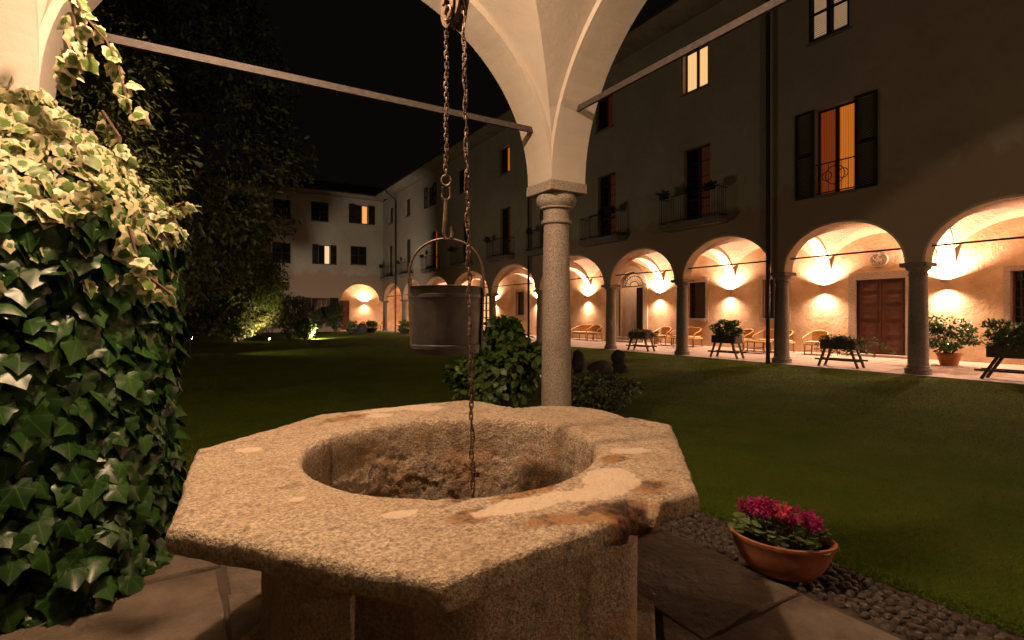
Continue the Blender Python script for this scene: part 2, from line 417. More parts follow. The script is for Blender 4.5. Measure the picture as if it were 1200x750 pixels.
# unseen lantern added behind the viewer to light the pedestal front and near paving
lpx,lpy=5.2,-7.2
pl=thing('unseen_fill_lantern','added unseen lantern on an iron post, filling in light outside the near pavilion arch','fill lamp',(lpx,lpy,0))
MB().lathe([(.12,-.02),(.12,.10),(.06,.16),(.045,.4),(.035,2.7),(.05,2.72),(.05,2.76)],lpx,lpy,16).build('post',mIRON,pl,smooth=40)
MB().lathe([(.02,2.76),(.09,2.80),(.13,3.06),(.12,3.07)],lpx,lpy,8,cap=False).build('lantern_frame',mIRON,pl)
MB().lathe([(.16,3.30),(.10,3.38),(.02,3.48)],lpx,lpy,8).build('lantern_cap',mIRON,pl)
MB().lathe([(.01,3.08),(.05,3.10),(.06,3.16),(.04,3.24),(.01,3.27)],lpx,lpy,12).build('bulb',mBULB,pl,smooth=True)
MB().tube([(lpx,lpy,2.76),(lpx,lpy,3.30)],.01,6).build('lamp_stem',mIRON,pl)
add_light('lantern_fill_light',lamp_data('lantern_fill_light','POINT',480,(1,.60,.36),shadow_soft_size=.08),pl,(0,.12,3.17))

# ------------------------------------------------------------------ stone well
def blob(nt,xyz,cx,cy,rx,ry,rot,wob,amp=.5,soft=.12):
    """mask of an irregular stain centred at (cx,cy) in the stone's own coordinates"""
    sx,sy=xyz
    dx=math_n(nt,'SUBTRACT',sx,cx); dy=math_n(nt,'SUBTRACT',sy,cy); c,s=cos(rot),sin(rot)
    u=math_n(nt,'DIVIDE',math_n(nt,'ADD',math_n(nt,'MULTIPLY',dx,c),math_n(nt,'MULTIPLY',dy,s)),rx)
    v=math_n(nt,'DIVIDE',math_n(nt,'SUBTRACT',math_n(nt,'MULTIPLY',dy,c),math_n(nt,'MULTIPLY',dx,s)),ry)
    d=math_n(nt,'SQRT',math_n(nt,'ADD',math_n(nt,'MULTIPLY',u,u),math_n(nt,'MULTIPLY',v,v)))
    d=math_n(nt,'ADD',d,math_n(nt,'MULTIPLY',math_n(nt,'SUBTRACT',wob,.5),amp*2))
    return ramp(nt,d,1-soft,1,(1,1,1),(0,0,0))
def well_mat(name,patches):
    m,nt,b=nmat(name); co=coord(nt); sp=N(nt,'ShaderNodeSeparateXYZ'); L(nt,co,sp.inputs[0]); xy=(sp.outputs[0],sp.outputs[1]); z=sp.outputs[2]
    gr=noise_n(nt,co,95,3,.75); mid=noise_n(nt,co,16,6,.65); big=noise_n(nt,co,2.6,5,.6); wob=noise_n(nt,co,7,5,.65)
    c=ramp(nt,gr,.36,.64,(.23,.172,.115),(.68,.56,.40))
    c=mix(nt,math_n(nt,'MULTIPLY',ramp(nt,big,.42,.68),.35),c,(.34,.225,.125))
    c=mix(nt,math_n(nt,'MULTIPLY',ramp(nt,mid,.55,.66),.5),c,(.11,.072,.048))
    c=mix(nt,math_n(nt,'MULTIPLY',ramp(nt,noise_n(nt,co,6.5,6,.7,.6),.52,.64),.26),c,(.17,.11,.07))
    rust=None
    if patches:
        for q in ((-.10,-.755,.17,.055,.25),(-.03,-1.03,.15,.065,.2),(-.17,-1.01,.14,.055,-.2),(.42,-.60,.09,.06,.3),(-.33,.86,.2,.07,.4),(.30,-.93,.12,.06,.2),(-.36,-.86,.10,.07,.0),(.06,-1.10,.20,.13,.3),(.3,-.95,.10,.05,.5),(-.3,-.70,.10,.04,.2)):
            k=blob(nt,xy,*q,wob,.9,.4); rust=k if rust is None else math_n(nt,'MAXIMUM',rust,k)
        c=mix(nt,math_n(nt,'MULTIPLY',rust,.8),c,mix(nt,ramp(nt,mid,.42,.58),(.05,.016,.010),(.34,.17,.06)))
        c=mix(nt,math_n(nt,'MULTIPLY',blob(nt,xy,.08,-1.06,.11,.085,.3,wob,.6,.35),.92),c,mix(nt,ramp(nt,mid,.45,.6),(.028,.011,.007),(.16,.07,.03)))
        pm=None
        for q in ((-.17,-.87,.20,.068,.0),(.12,-.88,.20,.075,.10),(.24,-.78,.12,.09,.3),(.58,-.54,.10,.055,-.4),(.05,1.0,.30,.07,.1),(.2,.93,.12,.12,.4),(-.86,.35,.055,.05,.3),(-.79,-.43,.03,.025,0),(-.54,-.73,.05,.035,0),(-.12,.83,.07,.1,.2)):
            k=blob(nt,xy,*q,wob,.9,.14); pm=k if pm is None else math_n(nt,'MAXIMUM',pm,k)
        hz=ramp(nt,z,.868,.88); pm=math_n(nt,'MULTIPLY',pm,hz)
        c=mix(nt,math_n(nt,'MULTIPLY',pm,.85),c,mix(nt,mid,(.64,.53,.40),(.54,.44,.33)))
    # dark seepage streaks below the lip and down the sides
    st=N(nt,'ShaderNodeMapping'); L(nt,co,st.inputs[0]); st.inputs['Scale'].default_value=(9,9,.7)
    ss=noise_n(nt,st.outputs[0],1,4,.6); lowz=ramp(nt,z,.80,.87,(1,1,1),(0,0,0))
    c=mix(nt,math_n(nt,'MULTIPLY',math_n(nt,'MULTIPLY',ramp(nt,ss,.54,.66),lowz),.38),c,(.07,.032,.018))
    c=mix(nt,math_n(nt,'MULTIPLY',math_n(nt,'MULTIPLY',ramp(nt,noise_n(nt,co,5,5),.48,.62),lowz),.5),c,(.46,.25,.12))
    L(nt,c,b.inputs['Base Color']); b.inputs['Roughness'].default_value=.85; b.inputs['Specular IOR Level'].default_value=.25
    h=math_n(nt,'ADD',math_n(nt,'MULTIPLY',gr,.5),mid)
    if patches: h=mix(nt,math_n(nt,'MULTIPLY',pm,.92),h,(.75,.75,.75))
    bump(nt,b,math_n(nt,'ADD',h,math_n(nt,'MULTIPLY',noise_n(nt,co,42,4,.7),.8)),1.0,.022); return m
mRIM=well_mat('well_rim_stone',True); mPED=well_mat('well_pedestal_stone',False)
well=thing('stone_well','weathered octagonal stone well with broad worn rim and rust stains under the pavilion','well',(0,0,0))
OCT=[(-0.60,-1.19),(-1.15,-0.50),(-1.07,0.50),(-0.42,1.08),(0.58,1.13),(1.14,0.44),(1.19,-0.24),(0.41,-1.06)]
HC=(-.05,-.06); HR=.655; ZT=.90
def ray_poly(c,t):
    dx,dy=cos(t),sin(t); best=None
    for k in range(8):
        (x1,y1),(x2,y2)=OCT[k],OCT[(k+1)%8]; ex,ey=x2-x1,y2-y1; den=dx*ey-dy*ex
        if abs(den)<1e-9: continue
        s=((x1-c[0])*ey-(y1-c[1])*ex)/den; u=((x1-c[0])*dy-(y1-c[1])*dx)/den
        if s>0 and -1e-6<=u<=1+1e-6: best=s if best is None else max(best,s)
    return best
def nz(x,y,z,s,o=4): return noise.fractal(Vector((x*s,y*s,z*s)),.9,2.1,o)
NA=640; V=[];F=[]
prof=[]   # (kind, a, z): k=0 inside at radius offset from hole, 1 = fraction between hole and edge, 2 = offset from edge
for z in [-1.6,-.9,-.4,-.1,.1]+[.2+.0145*i for i in range(44)]: prof.append((0,0,z))
prof+= [(0,.002,.862),(0,.006,.880),(0,.014,.892),(0,.028,.898)]
for i in range(1,30): prof.append((1,i/30,ZT))
prof+= [(2,-.022,.8985),(2,-.012,.895),(2,-.005,.887),(2,-.001,.872),(2,0,.848),(2,-.004,.832),(2,-.018,.822),(2,-.035,.812),(2,-.055,.800),(2,-.085,.788),(2,-.13,.776),(2,-.19,.768),(2,-.30,.765)]
for kind,a,z in prof:
    for i in range(NA):
        t=2*pi*i/NA; e=ray_poly(HC,t); dt=((t+radians(81.5)+pi)%(2*pi))-pi; e-=.038*math.exp(-(dt/.045)**2)*(1+.5*noise.noise(Vector((t*40,0,0))))+.02*math.exp(-((dt-.13)/.05)**2); hr=HR+.012*sin(3*t+1)+.010*sin(2*t)
        if kind==0: r=hr+a
        elif kind==1: r=hr+.05+(e-hr-.085)*a
        else: r=e+a
        x,y=HC[0]+r*cos(t),HC[1]+r*sin(t); zz=z
        if kind==0 and z<.83:       # rubble lining under the rim slab
            k=.006*nz(x,y,z*1.3,6)+.006*nz(x,y,z*1.5,18)+.004*nz(x,y,z,45); st=.010*min(1,max(0,(.70+.03*nz(x,y,0,4)-z)/.05))
            r+=k*(1 if z<.70 else .35)-st; x,y=HC[0]+r*cos(t),HC[1]+r*sin(t); zz+=.012*nz(x,y,z,14)
        else:
            zz+=.005*nz(x,y,0,1.6,3)+.0030*nz(x,y,z,16)+.0016*nz(x,y,z,45,3)
            if kind==2:
                ex,ey=HC[0]+e*cos(t),HC[1]+e*sin(t); rr=r+.007*nz(ex,ey,z*.5,4)+.005*nz(ex,ey,z*.8,13)+.003*nz(ex,ey,z,34,3)-.008; x,y=HC[0]+rr*cos(t),HC[1]+rr*sin(t)
            # rope-worn hollows on the far lip, a broken edge beside the mortar repair
            for (gx,gy,gr,gd) in ((.80,.82,.17,.035),(1.12,.10,.05,.02),(.34,.60,.10,.012),(.02,-1.12,.035,.03),(.09,-1.10,.05,.045),(.16,-1.05,.045,.04),(-.56,-.64,.05,.006)):
                q=((x-gx)**2+(y-gy)**2)/(gr*gr)
                if q<6: zz-=gd*math.exp(-q)*(1+.5*nz(x,y,0,30,2))*(1 if zz>.86 else .25)
        V.append((x,y,zz))
n=len(prof)
for k in range(n-1):
    for i in range(NA): j=(i+1)%NA; F.append((k*NA+i,(k+1)*NA+i,(k+1)*NA+j,k*NA+j))
MB().add(V,F).build('rim',mRIM,well,smooth=80)
# pedestal: octagonal drum, one face with a narrow sunk panel, on a low plinth
b=MB(); NP=8; nzz=14; v=[];f=[]
ring=[]
for k in range(8):
    a0=radians(22.5+45*k); a1=radians(22.5+45*(k+1)); p0=Vector((P8*cos(a0),P8*sin(a0))); p1=Vector((P8*cos(a1),P8*sin(a1)))
    m=24
    for i in range(m):
        s=i/m; p=p0.lerp(p1,s); nn=((p0+p1)/2).normalized(); dep=0
        if .40<s<.68 and k in (4,0,2): dep=.035
        cr=max(0,1-min(s,1-s)/.035); p=p-nn*dep-p.normalized()*(.012*cr*cr); ring.append(p)
m=len(ring)
for kz in range(nzz+1):
    z=.06+.72*kz/nzz
    for p in ring:
        d=.006*nz(p.x,p.y,z,6)+.003*nz(p.x,p.y,z,25); q=p*(1+d); v.append((q.x,q.y,z))
for kz in range(nzz):
    for i in range(m): j=(i+1)%m; f.append((kz*m+i,kz*m+j,(kz+1)*m+j,(kz+1)*m+i))
b.add(v,f); b.build('pedestal',mPED,well,smooth=45)
b=MB(); rp=AP/cos(pi/8)
def octring(r,z): return [(r*cos(radians(22.5+45*k)),r*sin(radians(22.5+45*k)),z) for k in range(8)]
v=octring(rp,-.03)+octring(rp,.055)+octring(rp-.012,.065)+octring(.8,.066); f=[]
for k in range(3):
    for i in range(8): j=(i+1)%8; f.append((k*8+i,k*8+j,(k+1)*8+j,(k+1)*8+i))
b.add(v,f).build('plinth',mPED,well)
mSHAFT=M('well_bottom',(.03,.025,.02),None,1,.9)
b=MB(); b.lathe([(.75,-1.6),(.05,-1.6)],HC[0],HC[1],24); b.build('well_floor',mSHAFT,well)

# ------------------------------------------------------------------ pulley, chain, bucket
PX,PY,PZ,PR=-.02,.005,2.965,.088
pul=thing('pulley','rusty iron pulley block hanging under the vault crown above the well','pulley',(PX,PY,PZ))
def disc(mb,r,x0,x1,rin=0,n=32):
    prof=[(rin,x0),(r,x0),(r,x1),(rin,x1)] if rin else [(.001,x0),(r,x0),(r,x1),(.001,x1)]
    v=[];f=[]
    for rr,x in prof:
        for i in range(n): t=2*pi*i/n; v.append((PX+x,PY+rr*cos(t),PZ+rr*sin(t)))
    for k in range(4 if rin else 3):
        l=(k+1)%4
        for i in range(n): j=(i+1)%n; f.append((k*n+i,k*n+j,l*n+j,l*n+i))
    mb.add(v,f)
k=MB(); disc(k,PR,-.02,.02); disc(k,PR+.017,-.026,-.018); disc(k,PR+.017,.018,.026); k.build('wheel',mRUST,pul,smooth=30)
for s in (-1,1):   # cheek plates
    k=MB(); x0=s*.034
    v=[];n=26
    for i in range(n):
        t=2*pi*i/n; v.append((.066*cos(t),.118*sin(t)+(.03 if sin(t)>0 else 0)))
    vv=[(PX+x0-.004,PY+a,PZ+b) for a,b in v]+[(PX+x0+.004,PY+a,PZ+b) for a,b in v]
    k.add(vv,[tuple(range(n)),tuple(range(2*n-1,n-1,-1))]+[(i,(i+1)%n,n+(i+1)%n,n+i) for i in range(n)]); k.build('cheek_plate',mRUST,pul)
k=MB(); k.tube([(PX-.06,PY,PZ),(PX+.06,PY,PZ)],.013,12); k.tube([(PX-.062,PY,PZ),(PX-.05,PY,PZ)],.024,6); k.build('axle',mRUST,pul)
k=MB(); k.tube([(PX,PY,PZ+.13),(PX,PY,4.46)],.014,8); k.tube([(PX-.03,PY,PZ+.14),(PX+.03,PY,PZ+.14)],.012,8); k.build('hanger_rod',mRUST,pul)
k=MB(); k.tube([(PX-.045,PY-.02+.035*cos(t),PZ-.065+.03*sin(t)) for t in np.linspace(.3,2*pi-.6,14)],.006,6); k.build('hook_eye',mRUST,pul)

def link_mesh():
    pts=[];hl,hw=.0145,.0085
    for i in range(5): t=-pi/2+pi*i/4; pts.append((hw*cos(t)*1.0,0,hl*.55+hw*sin(t) if False else 0)) if False else None
    pts=[(hw*cos(t),0,(hl-hw+.004)*(1 if sin(t)>=0 else -1)+hw*sin(t)) for t in [pi*(i+.5)/6 for i in range(12)]]
    return MB().tube(pts,.0034,5,closed=True).mesh('link',mRUST,smooth=True)
LM=link_mesh()
ch=thing('chain','long rusty iron chain running over the pulley down into the well and to the bucket','chain',(PX,PY-PR,PZ))
path=[]; p0=Vector((-.03,-.22,.42)); p1=Vector((PX,PY-PR-.004,PZ))
nn=int((p1-p0).length/.0245)
for i in range(nn): path.append(p0.lerp(p1,i/nn)+Vector((.003*sin(i*.9),.002*cos(i*1.3),0)))
for i in range(11): t=pi*i/11; path.append(Vector((PX,PY-(PR+.004)*cos(t),PZ+(PR+.004)*sin(t))))
q0=Vector((PX,PY+PR+.004,PZ)); q1=Vector((PX-.002,PY+PR+.006,2.19)); nn=int((q0-q1).length/.0245)
for i in range(nn+1): path.append(q0.lerp(q1,i/nn)+Vector((.002*sin(i*.8),0,0)))
for i,p in enumerate(path):
    a=path[max(i-1,0)]; b=path[min(i+1,len(path)-1)]; t=(b-a).normalized()
    R=t.to_track_quat('Z','Y').to_matrix().to_4x4()@Matrix.Rotation((pi/2 if i%2 else 0)+.5+.25*sin(i*2.1),4,'Z')
    o=inst('link',LM,ch); o.matrix_local=Matrix.Translation(p-wloc(ch))@R

BX,BY=PX-.002,PY+PR+.006
k=MB(); r_=lambda t:(BX+.019*cos(t),BY-.012*cos(t),2.155+.026*sin(t)); k.tube([r_(2*pi*i/14) for i in range(14)],.005,6,closed=True); k.build('shackle',mRUST,ch)
k=MB(); k.tube([(BX+.86*a,BY-.5*a,z) for a,z in ((-.018,2.12),(.018,2.12),(.02,2.075),(.01,2.06),(-.01,2.06),(-.02,2.075))],.0055,6,closed=True); k.build('swivel',mRUST,ch)
k=MB(); k.tube([(BX,BY,2.065),(BX-.006,BY,1.96),(BX-.012,BY,1.90),(BX-.004,BY,1.868),(BX+.014,BY-.008,1.866),(BX+.024,BY-.014,1.885),(BX+.022,BY-.012,1.93)],[.010,.011,.010,.010,.010,.009,.006],8); k.build('hook',mRUST,ch,smooth=True)
mBUCK=M('zinc_bucket',(.13,.122,.116),(.03,.027,.025),3.5,.55,.3,30,.004,.35,.4)
bk=thing('bucket','dark grey iron well bucket with arched handle hanging from the chain','bucket',(BX,BY,1.30))
zb,zt=1.315,1.635
k=MB(); k.lathe([(.001,zb+.012),(.150,zb+.012),(.152,zb),(.158,zb),(.160,zb+.02),(.163,zb+.10),(.167,zb+.2),(.172,zt-.008),(.176,zt),(.170,zt+.002),(.164,zt-.01),(.157,zb+.1),(.148,zb+.02),(.001,zb+.02)],BX,BY,48,cap=False)
k.v=[(x+.006*noise.noise(Vector((x*9,y*9,z*7))),y+.006*noise.noise(Vector((x*9+5,y*9,z*7))),z) for x,y,z in k.v]; k.build('body',mBUCK,bk,smooth=40)
for z in (zb+.035,zt-.045):
    k=MB(); R0=.162+.010*(z-zb)/.32; k.lathe([(R0,z-.010),(R0+.0025,z-.008),(R0+.0025,z+.008),(R0,z+.010)],BX,BY,48,cap=False); k.build('hoop',mBUCK,bk,smooth=40)
ax=Vector((.8556,-.5176,0)); nx=Vector((.5176,.8556,0))
for s in (-1,1):
    c=Vector((BX,BY,0))+ax*(s*.178); k=MB()
    k.bar(c+Vector((0,0,zb+.03))-ax*(s*.012),c+Vector((0,0,zt+.045)),.034,.008); k.build('ear_strap',mRUST,bk)
k=MB(); pts=[]
for i in range(25):
    t=pi*i/24; pts.append(Vector((BX,BY,zt+.03))+ax*(-.182*cos(t))+Vector((0,0,.205*sin(t)**.8)))
k.tube(pts,.0065,8); k.build('handle',mRUST,bk,smooth=True)

# ------------------------------------------------------------------ arcaded building (main wing)
def facade_mat():
    m,nt,b=nmat('facade_plaster'); co=coord(nt); sp=N(nt,'ShaderNodeSeparateXYZ'); L(nt,co,sp.inputs[0])
    c=ramp(nt,noise_n(nt,co,.5,6),.3,.7,(.43,.38,.30),(.35,.305,.235))
    c=mix(nt,math_n(nt,'MULTIPLY',ramp(nt,noise_n(nt,co,2.2,6,.7,.8),.5,.75),.35),c,(.26,.21,.155))
    # damp, patched band low on the wall
    hz=math_n(nt,'ADD',sp.outputs[2],math_n(nt,'MULTIPLY',math_n(nt,'SUBTRACT',noise_n(nt,co,.8,5,.65),.5),3.2))
    c=mix(nt,math_n(nt,'MULTIPLY',ramp(nt,math_n(nt,'DIVIDE',hz,10),.50,.53,(1,1,1),(0,0,0)),.75),c,(.34,.235,.165))
    L(nt,c,b.inputs['Base Color']); b.inputs['Roughness'].default_value=.9; b.inputs['Specular IOR Level'].default_value=.15
    bump(nt,b,noise_n(nt,co,9,8,.6),.25,.02); return m
mFAC=facade_mat()
mBACK=M('ochre_plaster',(.68,.50,.33),(.46,.31,.19),1.1,.9,.6,8,.03,0,.15)
mARCHP=M('arch_plaster',(.60,.50,.39),(.52,.42,.32),2,.88,.2,14)
def brick_mat():
    m,nt,b=nmat('vault_brick'); co=coord(nt); mp=N(nt,'ShaderNodeMapping'); L(nt,co,mp.inputs[0]); mp.inputs['Rotation'].default_value=(0,0,.6)
    br=N(nt,'ShaderNodeTexBrick'); L(nt,mp.outputs[0],br.inputs['Vector']); br.inputs['Scale'].default_value=1
    br.inputs['Brick Width'].default_value=.26; br.inputs['Row Height'].default_value=.075; br.inputs['Mortar Size'].default_value=.012
    br.inputs['Color1'].default_value=(.19,.095,.05,1); br.inputs['Color2'].default_value=(.32,.18,.10,1); br.inputs['Mortar'].default_value=(.42,.32,.22,1)
    c=mix(nt,math_n(nt,'MULTIPLY',ramp(nt,noise_n(nt,co,3,6),.45,.7),.4),br.outputs['Color'],(.40,.29,.19))
    L(nt,c,b.inputs['Base Color']); b.inputs['Roughness'].default_value=.9
    bump(nt,b,math_n(nt,'ADD',br.outputs['Fac'],math_n(nt,'MULTIPLY',noise_n(nt,co,14,6),-1.2)),.6,.02); return m
mBRICK=brick_mat()
mWOODD=M('dark_red_wood',(.11,.042,.024),(.065,.026,.016),5,.55,.25,30,.005,0,.4)
mSHUT=M('brown_shutter_paint',(.032,.026,.020),(.022,.018,.014),4,.65,.2,40,.003)
mFRAME=M('window_frame_wood',(.055,.036,.024),(.04,.026,.018),6,.6)
mSTONE=granite('portal_stone',(.36,.29,.235),(.50,.42,.35),(.17,.12,.10),28)
mGLASS,_nt,_b=nmat('dark_window_glass'); _b.inputs['Base Color'].default_value=(.012,.011,.010,1); _b.inputs['Roughness'].default_value=.08; _b.inputs['Specular IOR Level'].default_value=.6
def curtain(name,ca,cb,strength,axis=1,sc=26):
    m,nt,b=nmat(name); co=coord(nt); w=N(nt,'ShaderNodeTexWave'); w.bands_direction='XYZ'[axis]; w.inputs['Scale'].default_value=sc/6.28; w.inputs['Distortion'].default_value=2.5; w.inputs['Detail'].default_value=2
    mp=N(nt,'ShaderNodeMapping'); mp.inputs['Scale'].default_value=(1,1,.12); L(nt,co,mp.inputs[0]); L(nt,mp.outputs[0],w.inputs['Vector'])
    c=mix(nt,w.outputs['Fac'],ca,cb); L(nt,c,b.inputs['Base Color']); L(nt,c,b.inputs['Emission Color']); b.inputs['Emission Strength'].default_value=strength; return m
mCUR_OR=curtain('orange_curtain',(.70,.14,.012),(1.0,.30,.035),.5,1,30)
mCUR_RED=curtain('red_curtain',(.30,.045,.01),(.42,.08,.015),.36,1,30)
mCUR_PALE=curtain('pale_lit_curtain',(1,.50,.17),(1,.64,.30),.95,1,20)
mCUR_TAN=curtain('tan_lit_blind',(1,.58,.28),(1,.62,.32),.38,1,20)
mCUR_PALEX=curtain('pale_lit_curtain_far',(1,.55,.24),(1,.70,.42),.9,0,20)
mCUR_ORX=curtain('orange_lit_curtain_far',(1,.36,.10),(1,.52,.2),.8,0,20)
mDIM=curtain('dim_red_curtain',(.20,.05,.018),(.30,.09,.03),.045,1,24)

CY=[-7.4,-3.4,.2,3.81,7.40,11.27,15.19,20.6,25.73,31.4,36.6,41.3,46.6]
BLD=thing('arcaded_building','long three-storey plastered building with a lit vaulted arcade along the lawn','building',(XFR,20,0))
def mpM(u,z,w): return (XFR+w,u,z)
TH2=.40; ZA=4.70; ZTOP=12.15
def rise_of(w): return 1.28 if w<3.8 else (1.34 if w<4.2 else 1.52)
for k in range(len(CY)-1):
    a,c=CY[k],CY[k+1]; b=MB(); arch_bay(b,mpM,a,c,a+.21,c-.21,SPR,rise_of(c-a),ZA,TH2,n=30); b.build('arch_wall',mFAC,BLD)
    # pale plastered soffit ring just inside the opening
    s=MB(); um=(a+c)/2; hw=(c-a)/2-.21; rs=rise_of(c-a); n=30
    for i in range(n):
        t0,t1=pi*i/n,pi*(i+1)/n
        p=lambda t,w:(XFR+w,um-(hw-.006)*cos(t),SPR+(rs-.006)*sin(t)); s.quad(p(t0,-.004),p(t0,TH2+.01),p(t1,TH2+.01),p(t1,-.004))
        q=lambda t,e:(XFR-.004,um-(hw-.006+e)*cos(t),SPR+(rs-.006+e)*sin(t)); s.quad(q(t0,0),q(t0,.055),q(t1,.055),q(t1,0))
    s.build('arch_soffit',mARCHP,BLD,smooth=40)
    k2=MB(); k2.bar((XFR+.2,a+.2,3.2),(XFR+.2,c-.2,3.2),.028,.045); k2.build('tie_rod',mIRON,BLD)
def wall_holes(mb,mp,u0,u1,v0,v1,holes,dep):
    us=sorted({u0,u1,*[h[0] for h in holes],*[h[1] for h in holes]}); vs=sorted({v0,v1,*[h[2] for h in holes],*[h[3] for h in holes]})
    for i in range(len(us)-1):
        for j in range(len(vs)-1):
            cu,cv=(us[i]+us[i+1])/2,(vs[j]+vs[j+1])/2
            if any(h[0]<cu<h[1] and h[2]<cv<h[3] for h in holes): continue
            mb.quad(mp(us[i],vs[j],0),mp(us[i+1],vs[j],0),mp(us[i+1],vs[j+1],0),mp(us[i],vs[j+1],0))
    for a,c,e,f in holes:
        mb.quad(mp(a,e,0),mp(c,e,0),mp(c,e,dep),mp(a,e,dep)); mb.quad(mp(a,f,0),mp(a,f,dep),mp(c,f,dep),mp(c,f,0))
        mb.quad(mp(a,e,0),mp(a,e,dep),mp(a,f,dep),mp(a,f,0)); mb.quad(mp(c,e,0),mp(c,f,0),mp(c,f,dep),mp(c,e,dep))
def mbox(mb,mp,u0,u1,z0,z1,w0,w1):
    c=[mp(u0,z0,w0),mp(u1,z0,w0),mp(u1,z0,w1),mp(u0,z0,w1),mp(u0,z1,w0),mp(u1,z1,w0),mp(u1,z1,w1),mp(u0,z1,w1)]
    mb.add(c,[(3,2,1,0),(4,5,6,7),(0,1,5,4),(1,2,6,5),(2,3,7,6),(3,0,4,7)])
def louvre(mb,mp,u0,u1,z0,z1,w0,w1,n=None,gap=False):
    """shutter leaf: stiles, rails and tilted slats"""
    s=.06; mbox(mb,mp,u0,u0+s,z0,z1,w0,w1); mbox(mb,mp,u1-s,u1,z0,z1,w0,w1)
    mbox(mb,mp,u0+s,u1-s,z0,z0+.09,w0+.002,w1-.002); mbox(mb,mp,u0+s,u1-s,z1-.08,z1,w0+.002,w1-.002); zm=(z0+z1)/2; mbox(mb,mp,u0+s,u1-s,zm-.04,zm+.04,w0+.002,w1-.002)
    z=z0+.10; wm=(w0+w1)/2
    while z<z1-.10:
        mb.add([mp(u0+s,z,w0+.004),mp(u1-s,z,w0+.004),mp(u1-s,z+.038,w1-.004),mp(u0+s,z+.038,w1-.004)],[(0,1,2,3)])
        z+=.058 if gap else .04
def window(parent,mp,u0,u1,z0,z1,style,dep=.22,railing=False,um=None):
    """casement window in an opening: frame, two leaves, panes or curtains, shutters"""
    fr=MB(); t=.055; w0,w1=dep-.06,dep
    mbox(fr,mp,u0,u0+t,z0,z1,w0,w1); mbox(fr,mp,u1-t,u1,z0,z1,w0,w1); mbox(fr,mp,u0+t,u1-t,z1-t,z1,w0,w1); mbox(fr,mp,u0+t,u1-t,z0,z0+t,w0,w1)
    c=(u0+u1)/2; mbox(fr,mp,c-.05,c+.05,z0+t,z1-t,w0-.01,w1-.004)
    if style.startswith('door'): zz=z0+(z1-z0)*.3; mbox(fr,mp,u0+t,u1-t,zz,zz+.06,w0+.004,w1-.006)
    W=fr.build('window',mFRAME,parent)
    st=style.split(':')
    for k,(a,b) in enumerate(((u0+t,c-.05),(c+.05,u1-t))):
        mt={'dark':mGLASS,'orange':[mCUR_OR,mCUR_RED][k],'pale':mCUR_PALE,'tan':mCUR_TAN,'dim':[mDIM,mGLASS][k],'palex':[mGLASS,mCUR_PALEX][k],'orangex':[mGLASS,mCUR_ORX][k],'lit':mCUR_OR,'half':[mCUR_OR,mGLASS][k]}[st[1]]
        q=MB(); mbox(q,mp,a+.002,b-.002,z0+t+.002,z1-t-.002,w1-.02,w1-.012); q.build('pane',mt,W)
        if 'mullion' in st:
            nh=max(2,int((z1-z0)/.45))
            for i in range(1,nh): q=MB(); zz=z0+(z1-z0)*i/nh; mbox(q,mp,a,b,zz-.012,zz+.012,w1-.035,w1-.021); q.build('glazing_bar',mFRAME,W)
    if 'open' in st:          # shutters folded back against the wall
        hw=(u1-u0)*.52
        for a,b in ((u0-.02-hw,u0-.02),(u1+.02,u1+.02+hw)):
            q=MB(); louvre(q,mp,a,b,z0-.03,z1+.03,-.055,-.012); q.build('shutter',mSHUT,W)
    if 'closed' in st or 'slits' in st:
        for a,b in ((u0+.01,c-.006),(c+.006,u1-.01)):
            q=MB(); louvre(q,mp,a,b,z0+.01,z1-.01,.02,.06,gap='slits' in st); q.build('shutter',mSHUT,W)
    if 'one' in st:           # one leaf shut over the left half, the other folded back
        q=MB(); louvre(q,mp,c+.006,u1-.01,z0+.01,z1-.01,.02,.06); q.build('shutter',mSHUT,W)
    s=MB(); mbox(s,mp,u0-.06,u1+.06,z0-.07,z0-.002,-.05,dep); s.build('sill',mGRANITE2,W)
    if railing:               # low iron guard with scroll rings
        q=MB()
        P=lambda u,z:Vector(mp(u,z,.03))
        for z in (z0+.06,z0+(z1-z0)*.36): q.tube([P(u0,z),P(u1,z)],.018,6)
        for i in range(7): u=u0+(u1-u0)*i/6; q.tube([P(u,z0+.06),P(u,z0+(z1-z0)*.36)],.007,4)
        zc=z0+(z1-z0)*.21
        for uc,rr in ((c,.26),(c-.22,.13),(c+.22,.13)): q.tube([P(uc+rr*cos(2*pi*i/20),zc+rr*sin(2*pi*i/20)) for i in range(20)],.011,5,closed=True)
        q.build('guard_rail',mIRON,W)
    return W
def balcony(parent,mp,u0,u1,z0,proj=.55):
    s=MB(); mbox(s,mp,u0,u1,z0-.13,z0,-proj,-.002); mbox(s,mp,u0+.06,u1-.06,z0-.22,z0-.131,-proj+.08,-.002)
    B=s.build('balcony',mGRANITE2,parent)
    q=MB(); P=lambda u,z,w:Vector(mp(u,z,w)); zt=z0+.98; e=proj-.04
    for z in (z0+.08,zt): q.tube([P(u0+.03,z,-.01),P(u0+.03,z,-e),P(u1-.03,z,-e),P(u1-.03,z,-.01)],.016,6)
    n=int((u1-u0)/.11)
    for i in range(n+1): u=u0+.03+(u1-u0-.06)*i/n; q.tube([P(u,z0,-e),P(u,zt,-e)],.008,4)
    for i in range(1,5):
        for u in (u0+.03,u1-.03): q.tube([P(u,z0,-e*i/5),P(u,zt,-e*i/5)],.008,4)
    q.build('railing',mIRON,B); return B
HOLES=[]; WIN=[]
